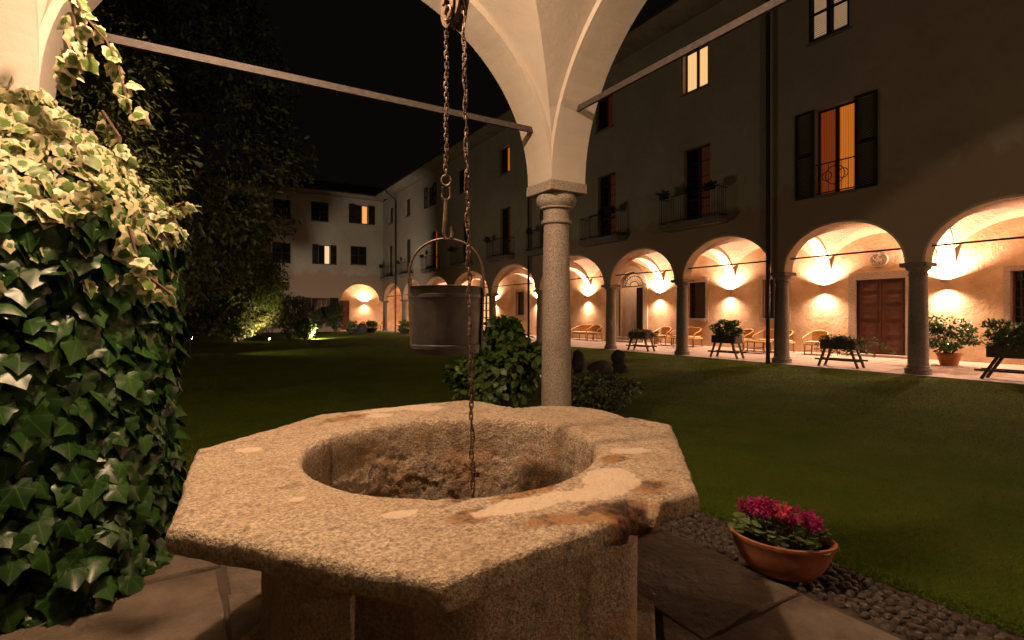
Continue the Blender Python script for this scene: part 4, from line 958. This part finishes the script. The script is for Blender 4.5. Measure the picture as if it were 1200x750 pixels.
def trestle(label,y,ln,plant,x=14.62):
    z0=fz(x)+.003; t=thing('trestle_planter',label,'planter',(x,y,z0),0,'trestle planters along the lawn edge'); h=ln/2
    for sx in (-.17,.17):
        for s in (-1,1): MB().bar((sx,s*(h*.92),0),(sx,s*(h*.55),.58),.05,.06).build('leg',mTROUGH,t,local=True)
        MB().bar((sx*1.22,-h*1.05,.20),(sx*1.22,h*1.05,.20),.035,.05).build('crossbar',mTROUGH,t,local=True)
    for sx in (-.2,.2): MB().box(sx-.015,sx+.015,-h*.8,h*.8,.50,.76).build('trough_board',mTROUGH,t,local=True)
    for s in (-1,1): MB().box(-.184,.184,s*h*.8-.015,s*h*.8+.015,.50,.75).build('trough_board',mTROUGH,t,local=True)
    MB().box(-.184,.184,-h*.8+.016,h*.8-.016,.50,.70).build('soil',mSOIL,t,local=True)
    if plant=='bush':
        P,O=clump_points(2600,(x,y,z0+.98),(.32,h*.98,.36),.3,26,.36); P[:,2]=np.maximum(P[:,2],z0+.66)
        leaves_obj('foliage',mBUSH,t,P,O+rand_dirs(len(P))*.7+[[0,0,.2]],O+[[0,0,.5]]+rand_dirs(len(P))*.5,RNG.uniform(.05,.085,len(P)))
        for i in range(7): yy=(-.7+1.4*i/6)*h*.8; MB().tube([(0,yy,.68),(.03*sin(i),yy*1.1,.95)],.01,5).build('stem',mBARK,t,local=True)
    elif plant=='hedge':
        P,O=clump_points(4200,(x,y,z0+1.02),(.38,h*1.08,.42),.3,34,.34); P[:,2]=np.maximum(P[:,2],z0+.62)
        leaves_obj('foliage',mBUSH,t,P,O+rand_dirs(len(P))*.7+[[0,0,.2]],O+[[0,0,.5]]+rand_dirs(len(P))*.5,RNG.uniform(.05,.08,len(P)))
        for i in range(7): yy=(-.7+1.4*i/6)*h*.8; MB().tube([(0,yy,.68),(.03*sin(i),yy*1.1,.95)],.01,5).build('stem',mBARK,t,local=True)
    else:                       # loose trailing plant
        pts=[];dr=[]; 
        for i in range(26 if plant=='trail' else 34):
            yy=RNG.uniform(-h*.7,h*.7); ang=RNG.uniform(0,2*pi); L_=RNG.uniform(.25,.75); up=RNG.uniform(.05,.22)
            if plant=='trail' and i<3: yy=-h*.55; ang=-pi/2+.25*i; L_=.95
            q=[]
            for s in np.linspace(0,1,9): q.append((L_*.6*s*cos(ang),yy+L_*s*sin(ang),.70+up*4*s*(1-s)-L_*.55*s*s*(1 if i>2 or plant!='trail' else .45)))
            MB().tube(q,.004,4).build('runner',mSTEM,t,local=True)
            for s in range(1,9):
                for _ in range(7): pts.append((x+q[s][0],y+q[s][1],z0+q[s][2])); dr.append((cos(ang)*.4,sin(ang)*.4,-.3))
        P=np.array(pts)+RNG.normal(0,.028,(len(pts),3)); T=np.array(dr)+rand_dirs(len(P))*.9
        leaves_obj('foliage',mHERB,t,P,T,rand_dirs(len(P))+[[-.3,0,.8]],RNG.uniform(.04,.075,len(P)))
    return t
trestle('trestle trough with a spiky trailing plant in front of the arched entrance',13.5,1.25,'spiky')
trestle('trestle trough with a rounded leafy bush before the shuttered windows',9.45,1.15,'bush')
trestle('trestle trough with long trailing runners in front of the carved door',5.72,1.15,'trail')
trestle('trestle trough with a clipped dense hedge before the grilled window',1.75,1.75,'hedge')
# potted shrub by the wall
def pot(name,mat,parent,x,y,z,r,h,n=28,rim=.02):
    return MB().lathe([(r*.72,z),(r*.9,z+h*.55),(r,z+h-.05),(r+rim,z+h-.05),(r+rim,z+h),(r-.01,z+h),(r-.03,z+h-.05),(.001,z+h-.06)],x,y,n,cap=False).build(name,mat,parent,smooth=35)
x,y=16.9,4.02; z=fz(x)+.003; t=thing('potted_shrub','glossy shrub in a terracotta pot between the column and the wall by the carved door','potted plant',(x,y,z))
pot('pot',mTERRA,t,x,y,z,.27,.34)
for i in range(9):
    a=2*pi*i/9; MB().tube([(x+.05*cos(a),y+.05*sin(a),z+.28),(x+.2*cos(a),y+.25*sin(a),z+.65),(x+.36*cos(a),y+.48*sin(a),z+1.0+.1*sin(3*i))],[.012,.009,.005],5).build('branch',mBARK,t)
P,O=clump_points(1900,(x,y,z+.86),(.60,.80,.56),.2,34,.28); P[:,2]=np.maximum(P[:,2],z+.36)
leaves_obj('foliage',mBUSH2,t,P,O+rand_dirs(len(P))*.7,O+[[0,0,.6]]+rand_dirs(len(P))*.5,RNG.uniform(.06,.105,len(P)))
# bin, vestibule plant, entrance pots
x,y=17.85,15.75; z=fz(x)+.003; t=thing('litter_bin','polished brass cylinder bin by the arched entrance','bin',(x,y,z))
MB().lathe([(.001,z),(.12,z),(.12,z+.62),(.105,z+.62),(.10,z+.4),(.001,z+.4)],x,y,20,cap=False).build('body',mBRASS,t,smooth=35)
MB().lathe([(.121,z+.52),(.127,z+.53),(.127,z+.58),(.121,z+.59)],x,y,20,cap=False).build('band',mIRON,t,smooth=35)
x,y=XBK+1.35,17.35; z=.343; t=thing('vestibule_plant','rounded pot plant inside the arched entrance','potted plant',(x,y,z)); pot('pot',mTERRA,t,x,y,z,.2,.36)
P,O=clump_points(700,(x,y,z+.72),(.36,.36,.38),.2,14,.4); leaves_obj('foliage',mBUSH,t,P,O+rand_dirs(len(P))*.6,O+[[0,0,.5]],RNG.uniform(.06,.1,len(P)))
x,y=14.55,17.6; 
for (x,y,lab,r) in ((16.9,22.4,'flowering potted plant beside the settee past the arched entrance',.24),):
    z=fz(x)+.003; t=thing('potted_plant',lab,'potted plant',(x,y,z)); pot('pot',mTERRA,t,x,y,z,r,.36)
    P,O=clump_points(800,(x,y,z+.85),(.42,.5,.5),.2,16,.4); P[:,2]=np.maximum(P[:,2],z+.34); leaves_obj('foliage',mBUSH2,t,P,O+rand_dirs(len(P))*.6,O+[[0,0,.5]],RNG.uniform(.07,.11,len(P)))
mDPOT=M('dark_bowl',(.03,.024,.02),(.05,.04,.03),6,.7)
for (x,y,lab) in ((10.1,41.3,'dark bowl planter on the far lawn edge beside the round stone'),(12.0,42.6,'dark bowl planter before the far corner column'),(13.55,38.6,'dark bowl planter on the far lawn edge next to the second column from the corner')):
    t=thing('bowl_planter',lab,'planter',(x,y,0)); MB().lathe([(.25,-.02),(.35,.06),(.55,.32),(.58,.38),(.53,.38),(.45,.30),(.001,.30)],x,y,24,cap=False).build('bowl',mDPOT,t,smooth=35)
    P,O=clump_points(700,(x,y,.62),(.5,.5,.38),.2,14,.4); P[:,2]=np.maximum(P[:,2],.3); leaves_obj('foliage',mBUSH,t,P,O+rand_dirs(len(P))*.6+[[0,0,.4]],O+[[0,0,.5]],RNG.uniform(.1,.16,len(P)))
# boulders on the lawn
mROCK=M('dark_boulder',(.045,.038,.034),(.025,.021,.019),5,.9,.7,18,.02)
def boulder(label,x,y,r,seed,lobes):
    b=MB(); import bmesh
    t=thing('boulder',label,'boulder',(x,y,0))
    for k,(dx,dy,dz,s) in enumerate(lobes):
        bm=bmesh.new(); bmesh.ops.create_icosphere(bm,subdivisions=3,radius=1)
        for v in bm.verts:
            d=1+.22*noise.noise(v.co*1.5+Vector((seed+k*5,0,0)))+.06*noise.noise(v.co*5+Vector((seed,3,0))); v.co*=d
            v.co=Vector((v.co.x*s[0],v.co.y*s[1],v.co.z*s[2]))+Vector((dx,dy,dz))
        b=MB(); b.add([v.co for v in bm.verts],[[v.index for v in f.verts] for f in bm.faces]); bm.free(); b.build('stone',mROCK,t,smooth=60,local=True)
boulder('dark squat boulder with a rounded capstone alone on the lawn',8.4,8.0,.4,1,[(0,0,.13,(.22,.22,.2)),(-.03,.02,.40,(.20,.19,.20))])
boulder('dark upright stone on the lawn behind the low bush by the column',7.55,8.65,.4,4,[(0,0,.26,(.17,.17,.32))])
boulder('low flat dark boulder lying beside the upright stone on the lawn',7.75,8.0,.4,7,[(0,0,.14,(.34,.26,.20))])
boulder('round standing stone on the far lawn between the bowl planters',10.7,40.6,.4,9,[(0,0,.35,(.4,.4,.5))])

# ------------------------------------------------------------------ oval terracotta bowl with pink flowers
mPINK=leaf_mat('magenta_petal',(.34,.012,.13),(.55,.03,.22),.6,.35); mPINK2=leaf_mat('pink_petal',(.75,.07,.16),(.85,.14,.24),.6,.35)
mCYC=leaf_mat('bowl_leaf',(.09,.15,.04),(.18,.26,.09),.5,.25)
bx,by,brz=1.80,-.48,radians(118)
fb=thing('flower_bowl','oval terracotta bowl of magenta and pink flowers standing on the cobbles','flower bowl',(bx,by,.02),brz)
v=[];f=[];n=40
for (r,z) in ((.45,0),(.62,.015),(.80,.07),(.93,.13),(1.0,.185),(1.03,.192),(1.035,.212),(.99,.217),(.955,.21),(.90,.15),(.0,.14)):
    for i in range(n): a=2*pi*i/n; v.append((.268*r*cos(a),.175*r*sin(a),z+.012*cos(a)**2*(1 if z>.1 else 0)))
for k in range(10):
    for i in range(n): j=(i+1)%n; f.append((k*n+i,k*n+j,(k+1)*n+j,(k+1)*n+i))
MB().add(v,f).build('bowl',mTERRA,fb,smooth=50,local=True)
MB().add([(.25*cos(2*pi*i/24),.16*sin(2*pi*i/24),.175) for i in range(24)],[tuple(range(24))]).build('soil',mSOIL,fb,local=True)
def leaf_proto(name,tpl,mat):
    TV,TF=tpl; return fast_mesh(name,TV.copy(),TF.copy(),mat,np.stack([TV[:,0]+.5,TV[:,1]],1))
LEAFR=leaf_proto('leaf',(lambda w:(np.array([(0,0,0),(.42,.1,.05),(.55,.5,.10),(.36,.88,.04),(0,.95,-.05),(-.36,.88,.04),(-.55,.5,.10),(-.42,.1,.05),(0,.45,-.02)]),np.array([(8,i,(i+1)%8) for i in range(8)])))(0),mCYC)
def place_leaf(me,parent,p,t,nrm,s,name='leaf'):
    t=Vector(t).normalized(); nrm=Vector(nrm); nrm=(nrm-t*nrm.dot(t)).normalized(); b=t.cross(nrm)
    o=bpy.data.objects.new(name,me); COL.objects.link(o); o.parent=parent
    o.matrix_local=Matrix(((b.x*s,t.x*s,nrm.x*s,p[0]),(b.y*s,t.y*s,nrm.y*s,p[1]),(b.z*s,t.z*s,nrm.z*s,p[2]),(0,0,0,1))); return o
for i in range(190):
    a=random.uniform(0,2*pi); r=sqrt(random.random()); d=Vector((cos(a),sin(a),0)); p=(.24*r*cos(a),.150*r*sin(a),.20+.10*(1-r)+random.uniform(0,.07))
    place_leaf(LEAFR,fb,p,(d.x*r+random.uniform(-.5,.5),d.y*r+random.uniform(-.5,.5),random.uniform(-.1,.5)),(random.uniform(-.4,.4),random.uniform(-.4,.4),1),random.uniform(.038,.058))
PET=np.array([(0,0,0),(.35,.45,.12),(.28,.9,.05),(0,1,-.05),(-.28,.9,.05),(-.35,.45,.12)]),np.array([(0,1,2),(0,2,3),(0,3,4),(0,4,5)])
heads=[(-.15,.07,.40,0),(-.08,.11,.44,0),(.0,.03,.39,1),(-.045,.02,.375,1),(.04,.10,.46,0),(.09,.06,.45,0),(.07,.12,.44,0),(.13,.07,.43,0),(-.17,-.01,.36,0),(-.14,.0,.39,0),(.20,-.02,.40,0),(.18,-.05,.38,0),(.15,-.03,.41,0),(-.02,.12,.45,1),(.12,.0,.40,0)]
for (hx,hy,hz,c) in heads:
    hz-=.05; MB().tube([(hx*.7,hy*.7,.17),(hx*.9,hy*.9,.28),(hx,hy,hz)],.003,4).build('flower_stem',mSTEM,fb,local=True)
    n=90; d=rand_dirs(n); P=np.array([[hx,hy,hz]])+d*RNG.uniform(.006,.042,(n,1))*[1,1,.9]
    V,F,uv=leaf_arrays(PET,P,d+rand_dirs(n)*.5,rand_dirs(n),RNG.uniform(.014,.024,n)); me=fast_mesh('blossom',V,F,mPINK2 if c else mPINK,uv); o=bpy.data.objects.new('blossom',me); COL.objects.link(o); o.parent=fb
n=14; d=rand_dirs(n); V,F,uv=leaf_arrays(PET,np.array([[.06,-.20,.235]])+d*.01,d,rand_dirs(n),RNG.uniform(.015,.022,n)); o=bpy.data.objects.new('fallen_blossom',fast_mesh('fallen_blossom',V,F,mPINK2,uv)); COL.objects.link(o); o.parent=fb

# ------------------------------------------------------------------ ivy on the pavilion column
mIVYG=leaf_mat('green_ivy_leaf',(.009,.034,.005),(.024,.070,.011),.36,.15,vein=(.12,.19,.06),spec=.4)
mIVYV=leaf_mat('variegated_ivy_leaf',(.055,.12,.022),(.11,.17,.035),.45,.22,edge=(.52,.48,.28),spec=.4)
mIVST=M('ivy_stem',(.10,.055,.035),(.06,.035,.022),20,.85)
ICX,ICY=-A,A
tocam=Vector((CAM.x-ICX,CAM.y-ICY)).normalized(); camang=math.atan2(tocam.y,tocam.x)
def ivy_r(z,ang):
    """distance of the ivy surface from the column axis"""
    zs=[-.05,.0,.5,1.0,1.5,1.9,2.05,2.2,2.4,2.6,2.75,2.9]; rs=[.96,.97,.90,.87,.86,.90,.93,.83,.70,.50,.34,.20]
    r=float(np.interp(z,zs,rs)); c=max(0,cos(ang-camang)); return r*(1+.14*c**2)*(1+.10*noise.noise(Vector((cos(ang)*2.2,sin(ang)*2.2,z*1.8))))
def ivy_leafset(n,zlo,zhi,smin,smax,layer,tip):
    P=[];T=[];NN=[];S=[]
    while len(P)<n:
        z=random.uniform(zlo,zhi); ang=camang+random.uniform(-1.9,1.9)
        r=ivy_r(z,ang); 
        if random.random()>r/1.1: continue
        r-=abs(random.gauss(0,layer)); s=random.uniform(smin,smax)
        dz=(ivy_r(z+.05,ang)-ivy_r(z-.05,ang))/.1; o=Vector((cos(ang),sin(ang),-dz*.9)).normalized()
        tp=Vector((o.x*.25+random.gauss(0,.35),o.y*.25+random.gauss(0,.35),-1+random.gauss(0,.35)))
        nn=o+Vector((random.gauss(0,.5),random.gauss(0,.5),.45+random.gauss(0,.4)))
        P.append((ICX+r*cos(ang),ICY+r*sin(ang),max(z,.04))); T.append(tp); NN.append(nn); S.append(s)
    return [np.array(a,float) for a in (P,T,NN,S)]
def ivy(name,label,mat,sets,cat='ivy'):
    t=thing(name,label,cat,(ICX,ICY,0)); TP=[ivy_template(.25),ivy_template(.55),ivy_template(-.05)]
    P=np.concatenate([s[0] for s in sets]); T=np.concatenate([s[1] for s in sets]); NN=np.concatenate([s[2] for s in sets]); S=np.concatenate([s[3] for s in sets])
    d=np.linalg.norm(P-np.array(CAM)[None],axis=1); inview=((P-np.array(CAM))@np.array([.8556,-.5176,0]))/((P-np.array(CAM))@np.array([.5176,.8556,0]))>-1.02
    # outermost leaves show largest
    rad=np.hypot(P[:,0]-ICX,P[:,1]-ICY); er=np.array([ivy_r(p[2],math.atan2(p[1]-ICY,p[0]-ICX)) for p in P])
    score=S/d*np.where(inview,1,.1)*np.clip(1-(er-rad)*2.2,.15,1); order=np.argsort(-score); big=order[:300]; rest=order[300:]
    protos=[leaf_proto('leaf',q,mat) for q in TP]
    for k,i in enumerate(big): place_leaf(protos[k%3],t,P[i]-np.array([ICX,ICY,0]),T[i],NN[i],S[i])
    for k in range(3):
        j=rest[k::3]
        if k==0: Vs=[];Fs=[];Us=[];off=0
        V,F,uv=leaf_arrays(TP[k],P[j],T[j],NN[j],S[j]); Vs.append(V);Fs.append(F+off);Us.append(uv);off+=len(V)
    me=fast_mesh('foliage',np.concatenate(Vs)-np.array([ICX,ICY,0]),np.concatenate(Fs),mat,np.concatenate(Us)); o=bpy.data.objects.new('foliage',me); COL.objects.link(o); o.parent=t; o['kind']='stuff'
    return t
gi=ivy('green_ivy','dark green large-leaved ivy covering the lower part of the pavilion column','' and None or mIVYG,[ivy_leafset(2700,.02,2.02,.075,.165,.08,0),ivy_leafset(1000,.02,1.95,.08,.13,.2,0),ivy_leafset(500,1.9,2.3,.07,.11,.15,0)])
vi=ivy('variegated_ivy','cream and green variegated ivy draped over the top of the ivy mound','' and None or mIVYV,[ivy_leafset(1700,1.98,2.86,.055,.105,.06,0),ivy_leafset(500,1.95,2.8,.06,.09,.16,0),ivy_leafset(170,1.62,2.0,.05,.085,.02,0)])
# inner stems that carry the leaves
for k in range(26):
    a=camang+random.uniform(-1.7,1.7); q=[]
    for i in range(10): z=.02+2.6*i/9; r=max(.17,ivy_r(z,a)*.80-.05); q.append((r*cos(a+.1*sin(i+k)),r*sin(a+.1*sin(i+k)),z))
    MB().tube(q,.008,5).build('stem',mIVST,gi,local=True)
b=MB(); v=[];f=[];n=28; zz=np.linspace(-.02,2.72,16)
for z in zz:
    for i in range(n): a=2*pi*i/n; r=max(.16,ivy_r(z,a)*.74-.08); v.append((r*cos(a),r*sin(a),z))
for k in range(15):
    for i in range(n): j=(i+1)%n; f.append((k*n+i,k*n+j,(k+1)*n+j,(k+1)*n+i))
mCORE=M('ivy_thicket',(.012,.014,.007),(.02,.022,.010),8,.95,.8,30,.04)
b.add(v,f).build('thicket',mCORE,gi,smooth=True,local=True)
# runners: one trailing from the arch past the tie rod, one sticking out sideways
VL=[leaf_proto('leaf',ivy_template(d),mIVYV) for d in (.3,.6)]
def runner(pts,n,s0,s1):
    MB().tube([Vector(p)-Vector((ICX,ICY,0)) for p in pts],.006,5).build('runner',mIVST,vi,local=True)
    m=len(pts)-1
    for i in range(n):
        u=(i+random.random())/n*m; k=min(int(u),m-1); p=Vector(pts[k]).lerp(Vector(pts[k+1]),u-k)-Vector((ICX,ICY,0))
        d=Vector((random.gauss(0,.7),random.gauss(0,.7),-.7+random.gauss(0,.3))); tc=Vector((tocam.x,tocam.y,.35))+Vector((random.gauss(0,.4),random.gauss(0,.4),random.gauss(0,.4)))
        place_leaf(VL[i%2],vi,p+d*.015,d,tc,random.uniform(s0,s1))
RT=Vector((.8556,-.5176,0)); FWD=Vector((.5176,.8556,0))
runner([(-1.66,1.295,2.804),(-1.583,1.19,2.911),(-1.601,1.201,3.063),(-1.627,1.217,3.216),(-1.677,1.27,3.294)],16,.06,.10)
runner([(-1.62,1.212,3.194),(-1.542,1.142,3.009),(-1.445,1.048,2.872),(-1.395,0.995,2.747),(-1.362,0.963,2.594),(-1.329,0.943,2.447)],22,.05,.085)
runner([(-1.668,1.3,2.715),(-1.601,1.201,2.802),(-1.542,1.142,2.844)],10,.06,.10)
runner([(-1.456,0.996,2.502),(-1.379,0.891,2.36),(-1.372,0.887,2.257)],9,.05,.08)
runner([(-1.274,0.594,1.97),(-1.209,0.555,1.951),(-1.151,0.52,1.97),(-1.109,0.506,2.002)],20,.035,.06)
runner([(-1.307,0.439,1.869),(-1.275,0.396,1.743),(-1.232,0.393,1.656),(-1.156,0.371,1.586)],18,.05,.085)

# ------------------------------------------------------------------ shrubs and trees
mHYD=leaf_mat('hydrangea_leaf',(.06,.12,.022),(.12,.19,.04),.42,.22,vein=(.09,.13,.04))
mROSE=leaf_mat('small_rose_leaf',(.032,.05,.014),(.07,.085,.026),.5,.2)
mTREE=leaf_mat('broadleaf_tree_leaf',(.06,.068,.018),(.13,.13,.036),.5,.25)
mTREE2=leaf_mat('dark_tree_leaf',(.034,.044,.014),(.07,.078,.026),.5,.2)
mLIT=leaf_mat('lime_shrub_leaf',(.060,.090,.015),(.12,.15,.03),.45,.3)
def shrub(name,label,x,y,h,rx,ry,n,s0,s1,mat,clumps=24,cr=.34,tpl=None,up=.1,z0=0,parts=0,cat='shrub'):
    t=thing(name,label,cat,(x,y,z0)); c=(x,y,z0+h*.55)
    P,O=clump_points(n,c,(rx,ry,h*.50),.25,clumps,cr); P[:,2]=np.maximum(P[:,2],z0+.04)
    T=O*.7+rand_dirs(n)*.6+np.array([[0,0,-.35]]); NN=O+np.array([[0,0,.6]])+rand_dirs(n)*.4; S=RNG.uniform(s0,s1,n)
    if parts:
        d=np.linalg.norm(P-np.array(CAM)[None],axis=1); side=((P-np.array(c))@(-np.array(FWD)))/rx; o=np.argsort(-(S/d)*(1.2+side)); big=o[:parts]; rest=o[parts:]
        pr=leaf_proto('leaf',tpl or oval_template(.36,.15),mat)
        for i in big: place_leaf(pr,t,P[i]-np.array([x,y,z0]),T[i],NN[i],S[i])
        leaves_obj('foliage',mat,t,P[rest],T[rest],NN[rest],S[rest],tpl or oval_template(.36,.15),True)
    else: leaves_obj('foliage',mat,t,P,T,NN,S,tpl)
    for k in range(9):
        a=2*pi*k/9+random.random()*.4; MB().tube([(.05*cos(a),.05*sin(a),-.02),(rx*.35*cos(a),ry*.35*sin(a),h*.4),(rx*.62*cos(a),ry*.62*sin(a),h*.82)],[.016,.012,.005],5).build('stem',mBARK,t,local=True)
    return t
shrub('hydrangea_bush','broad-leaved green bush growing behind the well on the bucket side of the column',3.15,5.1,1.38,.78,.78,2600,.09,.17,mHYD,30,.30,None,parts=300)
shrub('hydrangea_bush','low leafy bush spreading at the foot of the broad-leaved bush below the bucket',2.62,5.0,.85,.42,.45,800,.08,.15,mHYD,18,.36)
shrub('rose_bush','low dark small-leaved bush past the column between the boulders and the well',4.45,4.05,.62,.75,.60,2600,.04,.075,mROSE,22,.32)
def tree(name,label,x,y,h,trunk_h,crown,n,s0,s1,mat,clumps=40,cr=.3,tpl=None,r0=.16,group=None):
    t=thing(name,label,'tree',(x,y,0),0,group)
    MB().tube([(0,0,-.1),(.05,.02,trunk_h*.5),(-.05,.05,trunk_h),(.1,-.05,trunk_h+(h-trunk_h)*.45),(0,0,h*.92)],[r0*1.2,r0,r0*.85,r0*.5,r0*.1],10).build('trunk',mBARK,t,smooth=True,local=True)
    for k in range(11):
        a=2.4*k; z=trunk_h*.75+(h-trunk_h)*.75*k/11; e=.85*(1-.35*k/11)
        MB().tube([(0,0,z),(crown[0]*.4*e*cos(a),crown[1]*.4*e*sin(a),z+.5),(crown[0]*.85*e*cos(a),crown[1]*.85*e*sin(a),z+1.0)],[r0*.45,r0*.28,r0*.06],6).build('limb',mBARK,t,smooth=True,local=True)
    c=(x,y,h-crown[2]); P,O=clump_points(n,c,crown,.2,clumps,cr); k=P[:,2]>.25
    P=P[k];O=O[k]; m=len(P)
    leaves_obj('crown',mat,t,P,O*.6+rand_dirs(m)*.7+np.array([[0,0,-.45]]),O+np.array([[0,0,.5]])+rand_dirs(m)*.6,RNG.uniform(s0,s1,m),tpl or diamond_template(.22))
    return t
# great tree behind the ivy, its narrow leaves in rosettes, then the darker crowns behind it
tree('magnolia_tree','tall broad-leaved tree rising behind the ivy beside the floodlight',-4.3,12.2,10.5,1.6,(3.5,3.5,5.0),11000,.16,.34,mTREE,70,.24,diamond_template(.16),.2)
tree('dark_tree','great dark tree whose crown overhangs the far wing roof',-2.2,25.0,17.5,3.0,(6.6,6.4,8.0),20000,.20,.40,mTREE2,70,.24,None,.3)
tree('dark_tree','tall dark tree standing behind the ivy mound on the garden side',-8.5,14,14,2.5,(5,5,6),12000,.22,.42,mTREE2,60,.26,None,.28)
tree('small_tree','leafy small tree lit from below by the floodlight at the lawn edge',.9,30.8,7.4,.4,(2.7,2.5,3.8),11000,.12,.24,mLIT,60,.24,diamond_template(.28),.12)
shrub('garden_shrub','lime-lit leafy shrub hiding the foot of the lit small tree',1.2,30.2,2.6,1.5,1.0,3000,.12,.2,mTREE,26,.34)
shrub('garden_shrub','dense dark shrub at the foot of the lit small tree',2.9,32.4,4.6,1.5,1.5,3600,.12,.22,mTREE,34,.3)
shrub('garden_shrub','rounded drooping bush with a lit patch of leaves at the lawn edge',4.1,33.2,2.7,1.5,1.5,4600,.10,.18,mTREE,36,.28)
shrub('garden_shrub','low lime-green lit bush in front of the rounded drooping bush',4.9,32.3,1.4,.6,.6,1500,.10,.17,mLIT,20,.34)
shrub('garden_shrub','small dark evergreen shrub against the far wing wall beside the porch arch',9.6,45.2,2.6,.95,.9,2200,.12,.2,mTREE2,24,.32)
shrub('garden_shrub','spreading dark shrub under the far wing ground-floor window',7.6,44.6,1.9,1.1,.9,2000,.12,.2,mTREE2,22,.32)
shrub('garden_shrub','broad low dark shrub at the far end of the lawn under the trees',-1.5,27.5,2.2,2.2,1.5,3000,.14,.24,mTREE2,26,.3)
shrub('garden_shrub','leafy low shrub around the foot of the small floodlight',-2.6,21.6,1.2,1.1,1.0,1800,.10,.18,mTREE,20,.34)
# balcony plants
for i,(u,z,sp,lab) in enumerate(((11.5,5.85,1,'trailing plant on the railing end of the balcony above the trestle bush'),(9.5,5.8,0,'low plant along the railing of the balcony above the trestle bush'),(14.4,5.8,0,'low plant on the balcony above the arched entrance'),(20.6,5.8,0,'potted plant at the railing of the balcony beside the downpipe past the column'),(25.1,5.85,1,'spiky plant on the end of the balcony past the second downpipe'),(30.2,5.85,1,'spiky plant on the balcony of the lit window behind the chain'),(35.5,5.9,0,'potted plant on the balcony of the red-curtained far window'),(41.0,5.9,0,'potted plant on the balcony beside the corner downpipe'),(45.5,5.9,1,'spiky plant on the balcony nearest the far corner'))):
    x=XFR-.51; z=z-.05; t=thing('balcony_plant',lab,'plant',(x,u,z)); MB().box(-.08,.08,-.16,.16,-.04,.09).build('flower_box',mSHUT,t,local=True)
    n=80; P=np.array([[x,u,z+.10]])+RNG.normal(0,1,(n,3))*[.06,.11,.04]; d=rand_dirs(n)*[.8,1,.6]+[[0,0,.5 if not sp else .15]]
    leaves_obj('foliage',mTREE2,t,P,d,rand_dirs(n)+[[0,0,1]],RNG.uniform(.10,.16 if not sp else .30,n),diamond_template(.14 if sp else .28))

# ------------------------------------------------------------------ grass blades on the near lawn
mBLADE=leaf_mat('grass_blade',(.066,.115,.010),(.118,.16,.019),.8,.25,spec=.05)
def grass(n,dmin,dmax):
    d=dmin*(dmax/dmin)**RNG.random(n); t=RNG.uniform(-1.2,3.7,n); x=d*np.cos(t); y=d*np.sin(t)
    k=~((x>-2.28)&(x<2.235)&(y>-2.92)&(y<2.62))&(x<14.08)&(y<44)&(~((np.abs(x-2.06)<.3)&(np.abs(y-2.06)<.3)))
    x,y,d=x[k],y[k],d[k]; m=len(x); h=RNG.uniform(.010,.024,m); w=.0018*(1+.16*d); a=RNG.uniform(0,2*pi,m); lean=RNG.normal(0,.018,(m,2))
    V=np.empty((m,3,3)); V[:,0]=np.stack([x-w*np.cos(a),y-w*np.sin(a),np.full(m,-.003)],1); V[:,1]=np.stack([x+w*np.cos(a),y+w*np.sin(a),np.full(m,-.003)],1); V[:,2]=np.stack([x+lean[:,0],y+lean[:,1],h],1)
    me=fast_mesh('grass',V.reshape(-1,3),np.arange(3*m).reshape(-1,3),mBLADE,np.tile(np.array([[.4,0],[.6,0],[.5,1]]),(m,1)))
    o=bpy.data.objects.new('grass',me); COL.objects.link(o); tag(o,'short mown green grass of the courtyard lawn','grass',kind='stuff')
grass(560000,2.2,26)
# longer tufts along the cobble border
n=3500; x=RNG.uniform(2.21,2.34,n); y=RNG.uniform(-2.9,2.6,n); P=np.stack([x,y,np.zeros(n)],1); 
V,F,uv=leaf_arrays(diamond_template(.05),P,np.stack([RNG.normal(-.1,.7,n),RNG.normal(0,.7,n),np.ones(n)],1),rand_dirs(n),RNG.uniform(.018,.045,n))
o=bpy.data.objects.new('grass_edge',fast_mesh('grass_edge',V,F,mBLADE,uv)); COL.objects.link(o); tag(o,'longer grass tufts along the cobble border','grass',kind='stuff')
